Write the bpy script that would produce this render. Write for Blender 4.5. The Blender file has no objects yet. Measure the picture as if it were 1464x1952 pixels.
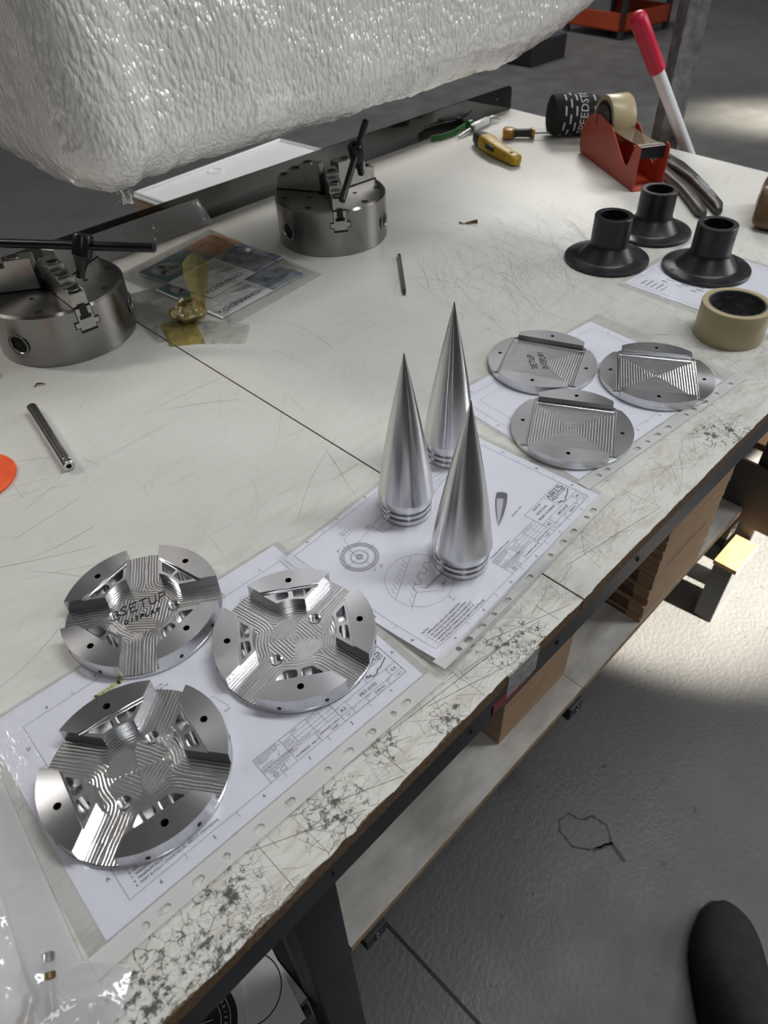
import bpy, bmesh, math, random
import numpy as np
from mathutils import Vector, Matrix, noise
sc = bpy.context.scene
C = sc.collection
PI = math.pi
random.seed(7)

# ------------------------------------------------------------------ camera
cam = bpy.data.cameras.new('camera'); co = bpy.data.objects.new('camera', cam); C.objects.link(co); sc.camera = co
RW = [[0.701987, -0.711485, -0.031677], [-0.507843, -0.468889, -0.722661], [0.499309, 0.523386, -0.690476]]
m3 = Matrix(((RW[0][0], -RW[1][0], -RW[2][0]), (RW[0][1], -RW[1][1], -RW[2][1]), (RW[0][2], -RW[1][2], -RW[2][2])))
co.matrix_world = Matrix.Translation((-0.3094, -0.1853, 0.5504)) @ m3.to_4x4()
cam.sensor_fit = 'VERTICAL'; cam.sensor_height = 36; cam.sensor_width = 27; cam.lens = 36 * 1355.46 / 1952
cam.clip_start = 0.02; cam.clip_end = 60
cam.dof.use_dof = True; cam.dof.focus_distance = 0.78; cam.dof.aperture_fstop = 9.0
# ------------------------------------------------------------------ light
w = bpy.data.worlds.new('world'); sc.world = w; w.use_nodes = True
w.node_tree.nodes['Background'].inputs[0].default_value = (0.86, 0.93, 1.0, 1)
w.node_tree.nodes['Background'].inputs[1].default_value = 0.10

def area(name, loc, target, sx, sy, power, col=(1, 1, 1), spread=180):
    l = bpy.data.lights.new(name, 'AREA'); l.shape = 'RECTANGLE'; l.size = sx; l.size_y = sy
    l.energy = power; l.color = col; l.spread = math.radians(spread)
    o = bpy.data.objects.new(name, l); C.objects.link(o); o.location = loc
    o.rotation_euler = (Vector(target) - Vector(loc)).to_track_quat('-Z', 'Y').to_euler(); return o

def spot(name, loc, target, power, ang, blend, rad, col):
    l = bpy.data.lights.new(name, 'SPOT'); l.energy = power; l.spot_size = math.radians(ang); l.spot_blend = blend
    l.shadow_soft_size = rad; l.color = col
    o = bpy.data.objects.new(name, l); C.objects.link(o); o.location = loc
    o.rotation_euler = (Vector(target) - Vector(loc)).to_track_quat('-Z', 'Y').to_euler(); return o

area('door_daylight', (4.4, -2.6, 1.9), (0.6, 0.6, 0.2), 2.0, 2.0, 100, (0.97, 0.98, 1.0))
area('hall_lamp_far', (3.04, 1.85, 1.90), (0.8, 0.6, 0), 0.6, 0.4, 26, (1.0, 0.94, 0.82))
area('hall_lamp_overhead', (1.4, -0.5, 3.3), (0.9, 0.4, 0), 0.3, 2.4, 68, (0.97, 0.99, 1.0))
area('hall_lamp_back', (-1.3, 2.8, 2.5), (0.3, 0.9, 0), 0.35, 1.0, 42, (1.0, 0.96, 0.9))
area('hall_lamp_side', (-1.2, -1.9, 3.0), (0, 0.3, 0), 0.3, 2.0, 18, (0.95, 0.98, 1.0))
area('added_floor_fill', (5.5, 4.0, 3.6), (5.5, 4.0, 0), 0.4, 3.0, 170, (0.98, 0.98, 1.0))  # added fill lamp, brightens the floor far behind the bench
area('added_ceiling_fill', (3.5, 1.5, 3.5), (3.5, 1.5, 4.2), 6.0, 6.0, 40, (0.97, 0.98, 1.0))  # added fill facing the ceiling, lifts the ambient light and metal reflections
o = spot('sun_shaft_floor', (1.40, -4.2, 0.65), (1.08, 0.28, -0.82), 26000, 11.0, 0.3, 0.04, (1.0, 0.93, 0.80)); o.scale = (1, 0.38, 1)
spot('sun_shaft_far', (7.5, -2.0, 4.0), (4.95, 1.5, -0.82), 20000, 8.5, 0.9, 0.2, (1.0, 0.93, 0.76))
sc.view_settings.view_transform = 'Standard'; sc.view_settings.look = 'None'
sc.view_settings.exposure = -0.14; sc.view_settings.gamma = 1.0; sc.view_settings.use_curve_mapping = False
sc.cycles.use_denoising = True
sc.cycles.max_bounces = 8; sc.cycles.transparent_max_bounces = 24
FLOOR = -0.82

# ------------------------------------------------------------------ materials
def mat(name, col=(0.5, 0.5, 0.5), rough=0.5, metal=0.0, **kw):
    m = bpy.data.materials.new(name); m.use_nodes = True
    b = m.node_tree.nodes['Principled BSDF']
    b.inputs['Base Color'].default_value = (*col, 1); b.inputs['Roughness'].default_value = rough; b.inputs['Metallic'].default_value = metal
    for k, v in kw.items():
        b.inputs[k.replace('_', ' ')].default_value = v
    return m

class NT:
    def __init__(s, m):
        s.t = m.node_tree; s.b = s.t.nodes['Principled BSDF']
    def n(s, typ, **kw):
        nd = s.t.nodes.new('ShaderNode' + typ)
        for k, v in kw.items():
            if k in ('operation', 'blend_type', 'feature', 'direction_type', 'axis', 'data_type', 'wave_type', 'bands_direction', 'rings_direction', 'noise_type'):
                setattr(nd, k, v)
            else:
                nd.inputs[k.replace('_', ' ')].default_value = v
        return nd
    def l(s, a, b): s.t.links.new(a, b)
    def coord(s, kind='Object'):
        return s.n('TexCoord').outputs[kind]
    def mapped(s, scale=(1, 1, 1), rot=(0, 0, 0), loc=(0, 0, 0), kind='Object'):
        mp = s.n('Mapping', Scale=scale, Rotation=rot, Location=loc); s.l(s.coord(kind), mp.inputs['Vector']); return mp.outputs[0]
    def noise(s, vec, scale, detail=4, rough=0.55):
        nd = s.n('TexNoise', Scale=scale, Detail=detail, Roughness=rough); s.l(vec, nd.inputs['Vector']); return nd.outputs['Fac']
    def ramp(s, fac, stops):
        r = s.n('ValToRGB'); e = r.color_ramp.elements
        while len(e) < len(stops): e.new(0.5)
        for el, (p, c) in zip(e, stops):
            el.position = p; el.color = (*c, 1) if len(c) == 3 else c
        s.l(fac, r.inputs[0]); return r.outputs[0]
    def mix(s, fac, a, b, mode='MIX'):
        x = s.n('MixRGB', blend_type=mode)
        for i, v in enumerate((fac, a, b)):
            if isinstance(v, (int, float)): x.inputs[i].default_value = v
            elif isinstance(v, tuple): x.inputs[i].default_value = (*v, 1)
            else: s.l(v, x.inputs[i])
        return x.outputs[0]
    def math(s, op, a, b=0.0, c=0.0):
        x = s.n('Math', operation=op)
        for i, v in enumerate((a, b, c)):
            if isinstance(v, (int, float)): x.inputs[i].default_value = v
            else: s.l(v, x.inputs[i])
        return x.outputs[0]
    def bump(s, h, strength, dist=0.001):
        b = s.n('Bump', Strength=strength, Distance=dist); s.l(h, b.inputs['Height']); s.l(b.outputs[0], s.b.inputs['Normal']); return b
    def set(s, name, sock): s.l(sock, s.b.inputs[name])

M = {}
def noisy(name, c1, c2, scale, rough=0.5, metal=0.0, bump=0.0, bscale=None, bdist=0.001, stretch=(1, 1, 1), **kw):
    m = mat(name, c1, rough, metal, **kw); t = NT(m); v = t.mapped(stretch)
    t.set('Base Color', t.ramp(t.noise(v, scale), [(0.35, c1), (0.65, c2)]))
    if bump: t.bump(t.noise(v, bscale or scale * 4), bump, bdist)
    M[name] = m; return m

# white laminate: grime, stains and chipped dark spots along the worn front edge
def laminate():
    m = mat('laminate', (0.6, 0.6, 0.56), 0.42); t = NT(m); v = t.mapped()
    big = t.noise(v, 3.0, 5); fine = t.noise(v, 90, 6, 0.7)
    col = t.ramp(big, [(0.3, (0.56, 0.555, 0.515)), (0.7, (0.65, 0.645, 0.61))])
    col = t.mix(t.math('MULTIPLY', t.ramp(fine, [(0.55, (0, 0, 0)), (0.8, (1, 1, 1))]), 0.35), col, (0.36, 0.34, 0.29))
    # brownish grime in streaks near the working edge
    sep = t.n('SeparateXYZ'); t.l(v, sep.inputs[0])
    edge = t.n('MapRange'); t.l(sep.outputs[1], edge.inputs[0])
    for i, val in ((1, 0.0), (2, 0.5), (3, 1.0), (4, 0.0)): edge.inputs[i].default_value = val
    st = t.noise(t.mapped((5, 16, 1), (0, 0, 0.4)), 4, 6, 0.65)
    grime = t.math('MULTIPLY', t.ramp(st, [(0.48, (0, 0, 0)), (0.75, (1, 1, 1))]), t.math('MULTIPLY', edge.outputs[0], 0.75))
    col = t.mix(grime, col, (0.33, 0.29, 0.21))
    # dark specks
    sp = t.ramp(t.noise(v, 230, 2), [(0.735, (0, 0, 0)), (0.76, (1, 1, 1))])
    col = t.mix(t.math('MULTIPLY', sp, t.math('MULTIPLY_ADD', edge.outputs[0], 0.6, 0.25)), col, (0.06, 0.05, 0.045))
    # patches where the laminate has crazed
    mask = None
    for (x, y, r) in ((-0.178, 0.022, 0.042), (-0.272, 0.034, 0.036), (-0.345, 0.018, 0.06), (-0.30, 0.012, 0.05), (-0.057, 0.010, 0.024), (0.035, 0.022, 0.03), (0.014, 0.046, 0.014), (0.485, 0.016, 0.035), (0.46, 0.03, 0.03), (-0.115, 0.035, 0.022), (0.05, 0.006, 0.04)):
        d = t.n('VectorMath', operation='DISTANCE'); t.l(v, d.inputs[0]); d.inputs[1].default_value = (x, y, 0)
        f = t.n('MapRange'); t.l(d.outputs['Value'], f.inputs[0])
        for i, val in ((1, 0.0), (2, r), (3, 1.0), (4, 0.0)): f.inputs[i].default_value = val
        mask = f.outputs[0] if mask is None else t.math('MAXIMUM', mask, f.outputs[0])
    n2 = t.noise(v, 120, 8, 0.75)
    dn = t.n('VectorMath', operation='MULTIPLY_ADD')
    ncol = t.n('TexNoise', Scale=60, Detail=3); t.l(v, ncol.inputs['Vector'])
    t.l(ncol.outputs['Color'], dn.inputs[0]); dn.inputs[1].default_value = (0.012, 0.012, 0.012); t.l(v, dn.inputs[2])
    vo = t.n('TexVoronoi', feature='DISTANCE_TO_EDGE', Scale=95); t.l(dn.outputs[0], vo.inputs['Vector'])
    crack = t.ramp(vo.outputs['Distance'], [(0.01, (1, 1, 1)), (0.055, (0, 0, 0))])
    blot = t.ramp(t.math('ADD', n2, t.math('MULTIPLY', mask, 0.16)), [(0.62, (0, 0, 0)), (0.69, (1, 1, 1))])
    dark = t.math('MULTIPLY', t.ramp(mask, [(0.05, (0, 0, 0)), (0.35, (1, 1, 1))]), t.math('MAXIMUM', t.math('MULTIPLY', crack, t.ramp(n2, [(0.42, (0, 0, 0)), (0.55, (1, 1, 1))])), t.math('MULTIPLY', blot, 0.92)))
    col = t.mix(dark, col, (0.035, 0.03, 0.027))
    t.set('Base Color', col)
    t.set('Roughness', t.ramp(fine, [(0.3, (0.34, 0.34, 0.34)), (0.7, (0.5, 0.5, 0.5))]))
    t.bump(t.math('SUBTRACT', fine, dark), 0.25, 0.0006)
    M['laminate'] = m
laminate()

noisy('chipboard', (0.19, 0.115, 0.055), (0.07, 0.04, 0.02), 260, 0.9, bump=0.8, bscale=300, bdist=0.002, stretch=(1, 1, 1.6))
noisy('black_paint', (0.010, 0.011, 0.014), (0.022, 0.024, 0.028), 12, 0.36, bump=0.25, bscale=160, bdist=0.0008, stretch=(1, 1, 0.6))
noisy('leg_paint', (0.016, 0.017, 0.019), (0.026, 0.027, 0.03), 8, 0.45, bump=0.1, bscale=120)
noisy('shelf_laminate', (0.62, 0.60, 0.56), (0.36, 0.345, 0.32), 7, 0.45, stretch=(1.2, 3.0, 1))
noisy('shelf_edge', (0.36, 0.26, 0.15), (0.22, 0.15, 0.08), 60, 0.8)
noisy('cardboard', (0.42, 0.28, 0.17), (0.34, 0.22, 0.13), 14, 0.8, stretch=(1, 1, 6))
noisy('cardboard_dark', (0.16, 0.10, 0.065), (0.07, 0.045, 0.03), 30, 0.85, stretch=(1, 1, 30))
noisy('plywood', (0.36, 0.22, 0.10), (0.27, 0.16, 0.07), 16, 0.6, stretch=(1, 8, 1))
noisy('galvanised', (0.34, 0.35, 0.355), (0.2, 0.205, 0.21), 55, 0.45, 0.55, bump=0.3, bscale=220)
noisy('white_tube', (0.82, 0.83, 0.84), (0.78, 0.79, 0.8), 4, 0.3)
noisy('red_grip', (0.62, 0.012, 0.055), (0.55, 0.01, 0.045), 10, 0.4, bump=0.1, bscale=90)
noisy('orange_red_paint', (0.45, 0.07, 0.025), (0.38, 0.055, 0.02), 8, 0.45)
noisy('dispenser_red', (0.47, 0.06, 0.032), (0.40, 0.05, 0.028), 14, 0.38, bump=0.06, bscale=200)
noisy('chuck_steel', (0.40, 0.39, 0.375), (0.33, 0.325, 0.31), 9, 0.27, 1.0)
noisy('jaw_steel', (0.46, 0.45, 0.43), (0.38, 0.37, 0.35), 30, 0.33, 1.0)
noisy('black_oxide', (0.012, 0.012, 0.014), (0.02, 0.02, 0.022), 30, 0.28, 0.4)
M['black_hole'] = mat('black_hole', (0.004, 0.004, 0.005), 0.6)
noisy('black_anodised', (0.008, 0.0085, 0.011), (0.012, 0.0125, 0.015), 30, 0.36, 0.0)
noisy('paper', (0.80, 0.80, 0.845), (0.77, 0.77, 0.82), 5, 0.7)
noisy('paper_white', (0.82, 0.82, 0.82), (0.78, 0.78, 0.78), 5, 0.6)
M['ink'] = mat('ink', (0.022, 0.022, 0.026), 0.6)
M['ink_grey'] = mat('ink_grey', (0.16, 0.16, 0.18), 0.6)
M['ink_soft'] = mat('ink_soft', (0.55, 0.55, 0.58), 0.6)
M['highlighter'] = mat('highlighter', (0.62, 0.66, 0.32), 0.6)
M['marker'] = mat('marker', (0.008, 0.008, 0.01), 0.35)
M['scratch_dark'] = mat('scratch_dark', (0.15, 0.135, 0.115), 0.7)
M['scratch_mid'] = mat('scratch_mid', (0.36, 0.345, 0.31), 0.7)
noisy('yellow_plastic', (0.62, 0.40, 0.02), (0.5, 0.31, 0.015), 60, 0.42)
noisy('amber_plastic', (0.55, 0.28, 0.03), (0.4, 0.19, 0.02), 40, 0.35)
noisy('dark_rubber', (0.025, 0.025, 0.028), (0.04, 0.04, 0.042), 40, 0.6)
noisy('fabric_black', (0.013, 0.013, 0.015), (0.022, 0.022, 0.025), 160, 0.9, bump=0.4, bscale=400)
M['print_white'] = mat('print_white', (0.68, 0.68, 0.7), 0.8)
noisy('steel_rod', (0.62, 0.61, 0.6), (0.55, 0.54, 0.53), 20, 0.2, 1.0)
noisy('dull_steel', (0.36, 0.355, 0.35), (0.2, 0.195, 0.19), 26, 0.35, 0.9)
noisy('pale_blue_grey', (0.30, 0.35, 0.36), (0.12, 0.125, 0.125), 60, 0.5)
noisy('worn_dark_steel', (0.11, 0.105, 0.10), (0.05, 0.047, 0.045), 28, 0.42, 0.6, bump=0.3, bscale=90)
noisy('tape_side', (0.50, 0.42, 0.25), (0.43, 0.36, 0.21), 5, 0.35, Transmission_Weight=0.15, IOR=1.45)
noisy('tape_core', (0.03, 0.032, 0.036), (0.045, 0.047, 0.052), 20, 0.5)
M['tape_gold_print'] = mat('tape_gold_print', (0.30, 0.24, 0.13), 0.6)
noisy('brown_tape', (0.17, 0.10, 0.052), (0.11, 0.064, 0.032), 18, 0.3, bump=0.9, bscale=26, bdist=0.006)
noisy('orange_foam', (0.86, 0.115, 0.02), (0.75, 0.085, 0.015), 40, 0.6)
noisy('shoe_suede', (0.014, 0.013, 0.012), (0.022, 0.02, 0.019), 40, 0.85, bump=0.4, bscale=240)
noisy('dark_sole', (0.01, 0.01, 0.01), (0.016, 0.016, 0.016), 30, 0.7)
noisy('bin_grey', (0.055, 0.052, 0.05), (0.07, 0.066, 0.064), 5, 0.6)
noisy('wall_paint', (0.55, 0.55, 0.54), (0.5, 0.5, 0.49), 2, 0.8)
noisy('wall_dark', (0.10, 0.10, 0.105), (0.08, 0.08, 0.085), 2, 0.8)
noisy('box_white', (0.78, 0.79, 0.82), (0.75, 0.76, 0.79), 3, 0.35)
M['brochure_teal'] = noisy('brochure_teal', (0.09, 0.20, 0.21), (0.06, 0.15, 0.17), 20, 0.4)
M['brochure_orange'] = noisy('brochure_orange', (0.50, 0.28, 0.13), (0.38, 0.2, 0.09), 40, 0.4)
M['brochure_blue'] = noisy('brochure_blue', (0.10, 0.13, 0.22), (0.45, 0.47, 0.5), 30, 0.4)
M['brochure_grey'] = noisy('brochure_grey', (0.5, 0.5, 0.5), (0.3, 0.3, 0.31), 60, 0.4)
M['text_red'] = mat('text_red', (0.28, 0.03, 0.05), 0.5)
M['text_navy'] = mat('text_navy', (0.06, 0.07, 0.14), 0.5)
M['green_plastic'] = mat('green_plastic', (0.02, 0.22, 0.03), 0.25, Transmission_Weight=0.3)
noisy('dry_leaf', (0.10, 0.05, 0.03), (0.17, 0.09, 0.05), 60, 0.8)
M['red_label'] = noisy('red_label', (0.22, 0.02, 0.018), (0.15, 0.016, 0.015), 30, 0.35)
noisy('brass_dark', (0.22, 0.16, 0.07), (0.1, 0.075, 0.04), 60, 0.3, 0.9)
noisy('brass_screw', (0.12, 0.115, 0.10), (0.06, 0.057, 0.05), 80, 0.3, 0.9)

def floor_mat():
    m = mat('concrete_floor', (0.2, 0.2, 0.2), 0.5); t = NT(m); v = t.mapped()
    col = t.ramp(t.noise(v, 1.6, 8, 0.6), [(0.3, (0.072, 0.072, 0.073)), (0.7, (0.106, 0.105, 0.103))])
    f = t.noise(v, 70, 6, 0.7)
    col = t.mix(t.math('MULTIPLY', t.ramp(f, [(0.5, (0, 0, 0)), (0.8, (1, 1, 1))]), 0.35), col, (0.08, 0.08, 0.078))
    sp = t.ramp(t.noise(v, 45, 1), [(0.755, (0, 0, 0)), (0.775, (1, 1, 1))])
    col = t.mix(sp, col, (0.05, 0.05, 0.05))
    t.set('Base Color', col); t.set('Roughness', t.ramp(t.noise(v, 6, 5), [(0.3, (0.3, 0.3, 0.3)), (0.7, (0.55, 0.55, 0.55))]))
    t.bump(t.noise(v, 110, 5, 0.65), 0.35, 0.004)
    M['concrete_floor'] = m
floor_mat()

# turned aluminium: fine rings round the local Z axis, so highlights smear across them
def turned(name, col, rough, aniso, axial):
    m = mat(name, col, rough, 1.0); t = NT(m)
    vt = t.n('VectorTransform'); vt.vector_type = 'VECTOR'; vt.convert_from = 'OBJECT'; vt.convert_to = 'WORLD'
    if axial: vt.inputs[0].default_value = (0.0, 0.0, 1.0)
    else:
        mp = t.n('VectorMath', operation='MULTIPLY'); t.l(t.coord(), mp.inputs[0]); mp.inputs[1].default_value = (1, 1, 0); t.l(mp.outputs[0], vt.inputs[0])
    nm = t.n('VectorMath', operation='NORMALIZE'); t.l(vt.outputs[0], nm.inputs[0]); t.l(nm.outputs[0], t.b.inputs['Tangent'])
    t.b.inputs['Anisotropic'].default_value = aniso
    M[name] = m; return t
t = turned('alu_disc_top', (0.62, 0.62, 0.64), 0.21, 0.85, False)
v = t.coord(); sp = t.n('SeparateXYZ'); t.l(v, sp.inputs[0])
r2 = t.math('SQRT', t.math('ADD', t.math('MULTIPLY', sp.outputs[0], sp.outputs[0]), t.math('MULTIPLY', sp.outputs[1], sp.outputs[1])))
nz = t.n('TexNoise', noise_type='FBM', Scale=1.0, Detail=2); cx = t.n('CombineXYZ'); t.l(t.math('MULTIPLY', r2, 1500), cx.inputs[0]); t.l(cx.outputs[0], nz.inputs['Vector'])
t.bump(nz.outputs['Fac'], 0.06, 0.0003)
t = turned('alu_cone', (0.64, 0.64, 0.65), 0.22, 0.86, True)
sp = t.n('SeparateXYZ'); t.l(t.coord(), sp.inputs[0]); cx = t.n('CombineXYZ'); t.l(t.math('MULTIPLY', sp.outputs[2], 900), cx.inputs[2])
nz = t.n('TexNoise', Scale=1.0, Detail=3); t.l(cx.outputs[0], nz.inputs['Vector']); t.bump(nz.outputs['Fac'], 0.06, 0.0003)
t.set('Roughness', t.ramp(t.noise(t.mapped((1, 1, 1)), 14, 3), [(0.35, (0.20, 0.20, 0.20)), (0.65, (0.25, 0.25, 0.25))]))
t = turned('chuck_turned', (0.30, 0.29, 0.275), 0.25, 0.88, True)
t = turned('chuck_face', (0.32, 0.31, 0.295), 0.28, 0.85, False)
noisy('alu_milled', (0.70, 0.70, 0.71), (0.64, 0.64, 0.65), 60, 0.2, 1.0, bump=0.15, bscale=500, bdist=0.0005)
noisy('alu_side', (0.66, 0.66, 0.67), (0.60, 0.60, 0.61), 30, 0.34, 1.0, bump=0.25, bscale=60, bdist=0.0005, stretch=(12, 12, 0.6))
noisy('alu_wall', (0.55, 0.55, 0.56), (0.47, 0.47, 0.48), 30, 0.22, 1.0, bump=0.3, bscale=70, bdist=0.0004, stretch=(1, 1, 14))

def film(name, tint, cover, rough, wr_scale, wr_strength, wr_dist, haze=(0.8, 0.8, 0.8), stretch=(1, 1, 1), gloss=0.22):
    m = bpy.data.materials.new(name); m.use_nodes = True; nt = m.node_tree
    for n in list(nt.nodes):
        if n.type == 'BSDF_PRINCIPLED': nt.nodes.remove(n)
    t = NT.__new__(NT); t.t = nt; out = [n for n in nt.nodes if n.type == 'OUTPUT_MATERIAL'][0]
    tr = t.n('BsdfTransparent'); tr.inputs[0].default_value = (*tint, 1)
    di = t.n('BsdfDiffuse'); di.inputs[0].default_value = (*haze, 1)
    gl = t.n('BsdfGlossy'); gl.inputs['Roughness'].default_value = rough; gl.inputs[0].default_value = (1, 1, 1, 1)
    v = t.mapped(stretch)
    bp = t.n('Bump', Strength=wr_strength, Distance=wr_dist); t.l(t.noise(v, wr_scale, 5, 0.6), bp.inputs['Height']); t.l(bp.outputs[0], gl.inputs['Normal'])
    m1 = t.n('MixShader'); m1.inputs[0].default_value = cover; t.l(tr.outputs[0], m1.inputs[1]); t.l(di.outputs[0], m1.inputs[2])
    fr = t.n('Fresnel', IOR=1.45); t.l(bp.outputs[0], fr.inputs['Normal'])
    m2 = t.n('MixShader'); t.l(t.math('MULTIPLY_ADD', fr.outputs[0], 0.9, gloss * 0.1), m2.inputs[0]); t.l(m1.outputs[0], m2.inputs[1]); t.l(gl.outputs[0], m2.inputs[2])
    t.l(m2.outputs[0], out.inputs[0]); M[name] = m; return m
film('sleeve_film', (0.97, 0.97, 0.985), 0.04, 0.14, 15, 0.6, 0.004, stretch=(2.2, 0.8, 1))
film('strip_film', (0.9, 0.9, 0.9), 0.72, 0.3, 30, 0.2, 0.002, haze=(0.66, 0.67, 0.665))
film('bag_film', (0.95, 0.95, 0.95), 0.44, 0.13, 9, 0.6, 0.012, haze=(0.72, 0.72, 0.73))
film('clear_bag', (0.965, 0.965, 0.955), 0.05, 0.1, 18, 0.9, 0.012, haze=(0.55, 0.55, 0.52))
film('clear_tape', (0.93, 0.93, 0.9), 0.08, 0.12, 45, 1.0, 0.008, haze=(0.8, 0.79, 0.74), gloss=0.6)
film('yellow_bag', (0.80, 0.70, 0.36), 0.28, 0.15, 25, 0.8, 0.01, haze=(0.46, 0.38, 0.14))
film('smoked_guard', (0.30, 0.30, 0.285), 0.30, 0.04, 8, 0.03, 0.001, haze=(0.03, 0.03, 0.028))
film('tape_film', (0.80, 0.72, 0.55), 0.25, 0.1, 20, 0.2, 0.002, haze=(0.6, 0.5, 0.34), gloss=0.6)

def bubble_mat():
    m = mat('bubble_wrap', (0.72, 0.70, 0.67), 0.12, 0.0, IOR=1.6, Specular_IOR_Level=0.9, Coat_Weight=1.0, Coat_Roughness=0.05); t = NT(m)
    v = t.mapped((1, 1, 1)); ncol = t.n('TexNoise', Scale=24, Detail=3); t.l(v, ncol.inputs['Vector'])
    dn = t.n('VectorMath', operation='MULTIPLY_ADD'); t.l(ncol.outputs['Color'], dn.inputs[0]); dn.inputs[1].default_value = (0.012, 0.012, 0.012)
    t.l(t.mapped((1.0, 1.5, 0.55), (0.0, 0.35, 0.0)), dn.inputs[2])
    vo = t.n('TexVoronoi', feature='SMOOTH_F1', Scale=170, Smoothness=0.15); t.l(dn.outputs[0], vo.inputs['Vector'])
    wr = t.noise(t.mapped((1, 1, 0.4), (0.0, 0.5, 0.0)), 110, 3, 0.55)
    h = t.math('ADD', t.math('MULTIPLY', vo.outputs['Distance'], -0.8), t.math('MULTIPLY', wr, 0.9))
    t.bump(h, 0.9, 0.0027)
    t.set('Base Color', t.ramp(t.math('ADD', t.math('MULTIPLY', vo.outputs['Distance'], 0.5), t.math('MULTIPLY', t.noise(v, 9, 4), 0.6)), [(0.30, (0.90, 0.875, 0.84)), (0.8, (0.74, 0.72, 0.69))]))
    M['bubble_wrap'] = m
bubble_mat()

# ------------------------------------------------------------------ mesh helpers
def obj(name, bm, material=None, parent=None, smooth=False, mats=None):
    me = bpy.data.meshes.new(name)
    bm.normal_update(); bm.to_mesh(me); bm.free()
    return link(name, me, material, parent, smooth, mats)
def link(name, me, material=None, parent=None, smooth=False, mats=None):
    for mm in (mats or [material]):
        if mm: me.materials.append(M[mm] if isinstance(mm, str) else mm)
    if smooth:
        for p in me.polygons: p.use_smooth = True
        try: me.set_sharp_from_angle(angle=math.radians(38))
        except Exception: pass
    o = bpy.data.objects.new(name, me); C.objects.link(o)
    if parent: o.parent = parent
    return o
def tag(o, label, cat, group=None, kind=None):
    if label: o['label'] = label
    if cat: o['category'] = cat
    if group: o['group'] = group
    if kind: o['kind'] = kind
    return o
def thing(name, loc, rotz, label, cat, group=None):
    o = bpy.data.objects.new(name, None); C.objects.link(o); o.empty_display_size = 0.02
    o.location = loc; o.rotation_euler = (0, 0, rotz); return tag(o, label, cat, group)
def dup(root, loc, rotz, label):
    r = root.copy(); C.objects.link(r); r.location = loc; r.rotation_euler = (0, 0, rotz); r['label'] = label
    for ch in list(root.children):
        c = ch.copy(); C.objects.link(c); c.parent = r
        for g in list(ch.children):
            d = g.copy(); C.objects.link(d); d.parent = c
    return r
def box(bm, x0, x1, y0, y1, z0, z1, bev=0.0, mtx=None, seg=2):
    r = bmesh.ops.create_cube(bm, size=1.0); vs = r['verts']
    for v in vs:
        v.co = Vector(((x0 + x1) / 2 + v.co.x * (x1 - x0), (y0 + y1) / 2 + v.co.y * (y1 - y0), (z0 + z1) / 2 + v.co.z * (z1 - z0)))
    if bev:
        es = list({e for v in vs for e in v.link_edges})
        rr = bmesh.ops.bevel(bm, geom=es, offset=bev, segments=seg, affect='EDGES', profile=0.5)
        vs = list({v for f in rr['faces'] for v in f.verts} | {v for v in vs if v.is_valid})
        if mtx:
            seen = set(); st = list(vs)
            while st:
                a = st.pop()
                if a in seen: continue
                seen.add(a); st += [e.other_vert(a) for e in a.link_edges]
            vs = list(seen)
    if mtx:
        for v in vs: v.co = mtx @ v.co
    return bm
def B(): return bmesh.new()
def lathe(bm, prof, seg=64, cap0=True, cap1=True, mtx=None, closed=False):
    rings = []
    for (r, z) in prof:
        if r <= 1e-6: rings.append([bm.verts.new((0, 0, z))])
        else: rings.append([bm.verts.new((r * math.cos(2 * PI * i / seg), r * math.sin(2 * PI * i / seg), z)) for i in range(seg)])
    prs = list(zip(rings[:-1], rings[1:]))
    if closed: prs.append((rings[-1], rings[0]))
    for a, b in prs:
        for i in range(seg):
            j = (i + 1) % seg
            if len(a) == 1 and len(b) == 1: continue
            if len(a) == 1: bm.faces.new((a[0], b[j], b[i]))
            elif len(b) == 1: bm.faces.new((a[i], a[j], b[0]))
            else: bm.faces.new((a[i], a[j], b[j], b[i]))
    if not closed:
        if cap0 and len(rings[0]) > 1: bm.faces.new(list(reversed(rings[0])))
        if cap1 and len(rings[-1]) > 1: bm.faces.new(rings[-1])
    if mtx:
        for rg in rings:
            for v in rg: v.co = mtx @ v.co
    return bm
def cyl(bm, p0, p1, r0, r1=None, seg=20):
    p0, p1 = Vector(p0), Vector(p1); d = p1 - p0
    mt = Matrix.Translation(p0) @ d.to_track_quat('Z', 'Y').to_matrix().to_4x4()
    return lathe(bm, [(r0, 0), (r0 if r1 is None else r1, d.length)], seg, mtx=mt)
def tube(bm, pts, rad, seg=10, cap=True):
    pts = [Vector(p) for p in pts]; rr = rad if isinstance(rad, (list, tuple)) else [rad] * len(pts); rings = []
    up = Vector((0, 0, 1))
    for i, p in enumerate(pts):
        d = (pts[min(i + 1, len(pts) - 1)] - pts[max(i - 1, 0)]).normalized()
        a = up if abs(d.z) < 0.95 else Vector((1, 0, 0))
        u = d.cross(a).normalized(); v = u.cross(d)
        rings.append([bm.verts.new(p + (u * math.cos(2 * PI * k / seg) + v * math.sin(2 * PI * k / seg)) * rr[i]) for k in range(seg)])
    for a, b in zip(rings[:-1], rings[1:]):
        for k in range(seg):
            j = (k + 1) % seg; bm.faces.new((a[k], b[k], b[j], a[j]))
    if cap: bm.faces.new(rings[0]); bm.faces.new(list(reversed(rings[-1])))
    return bm
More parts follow.
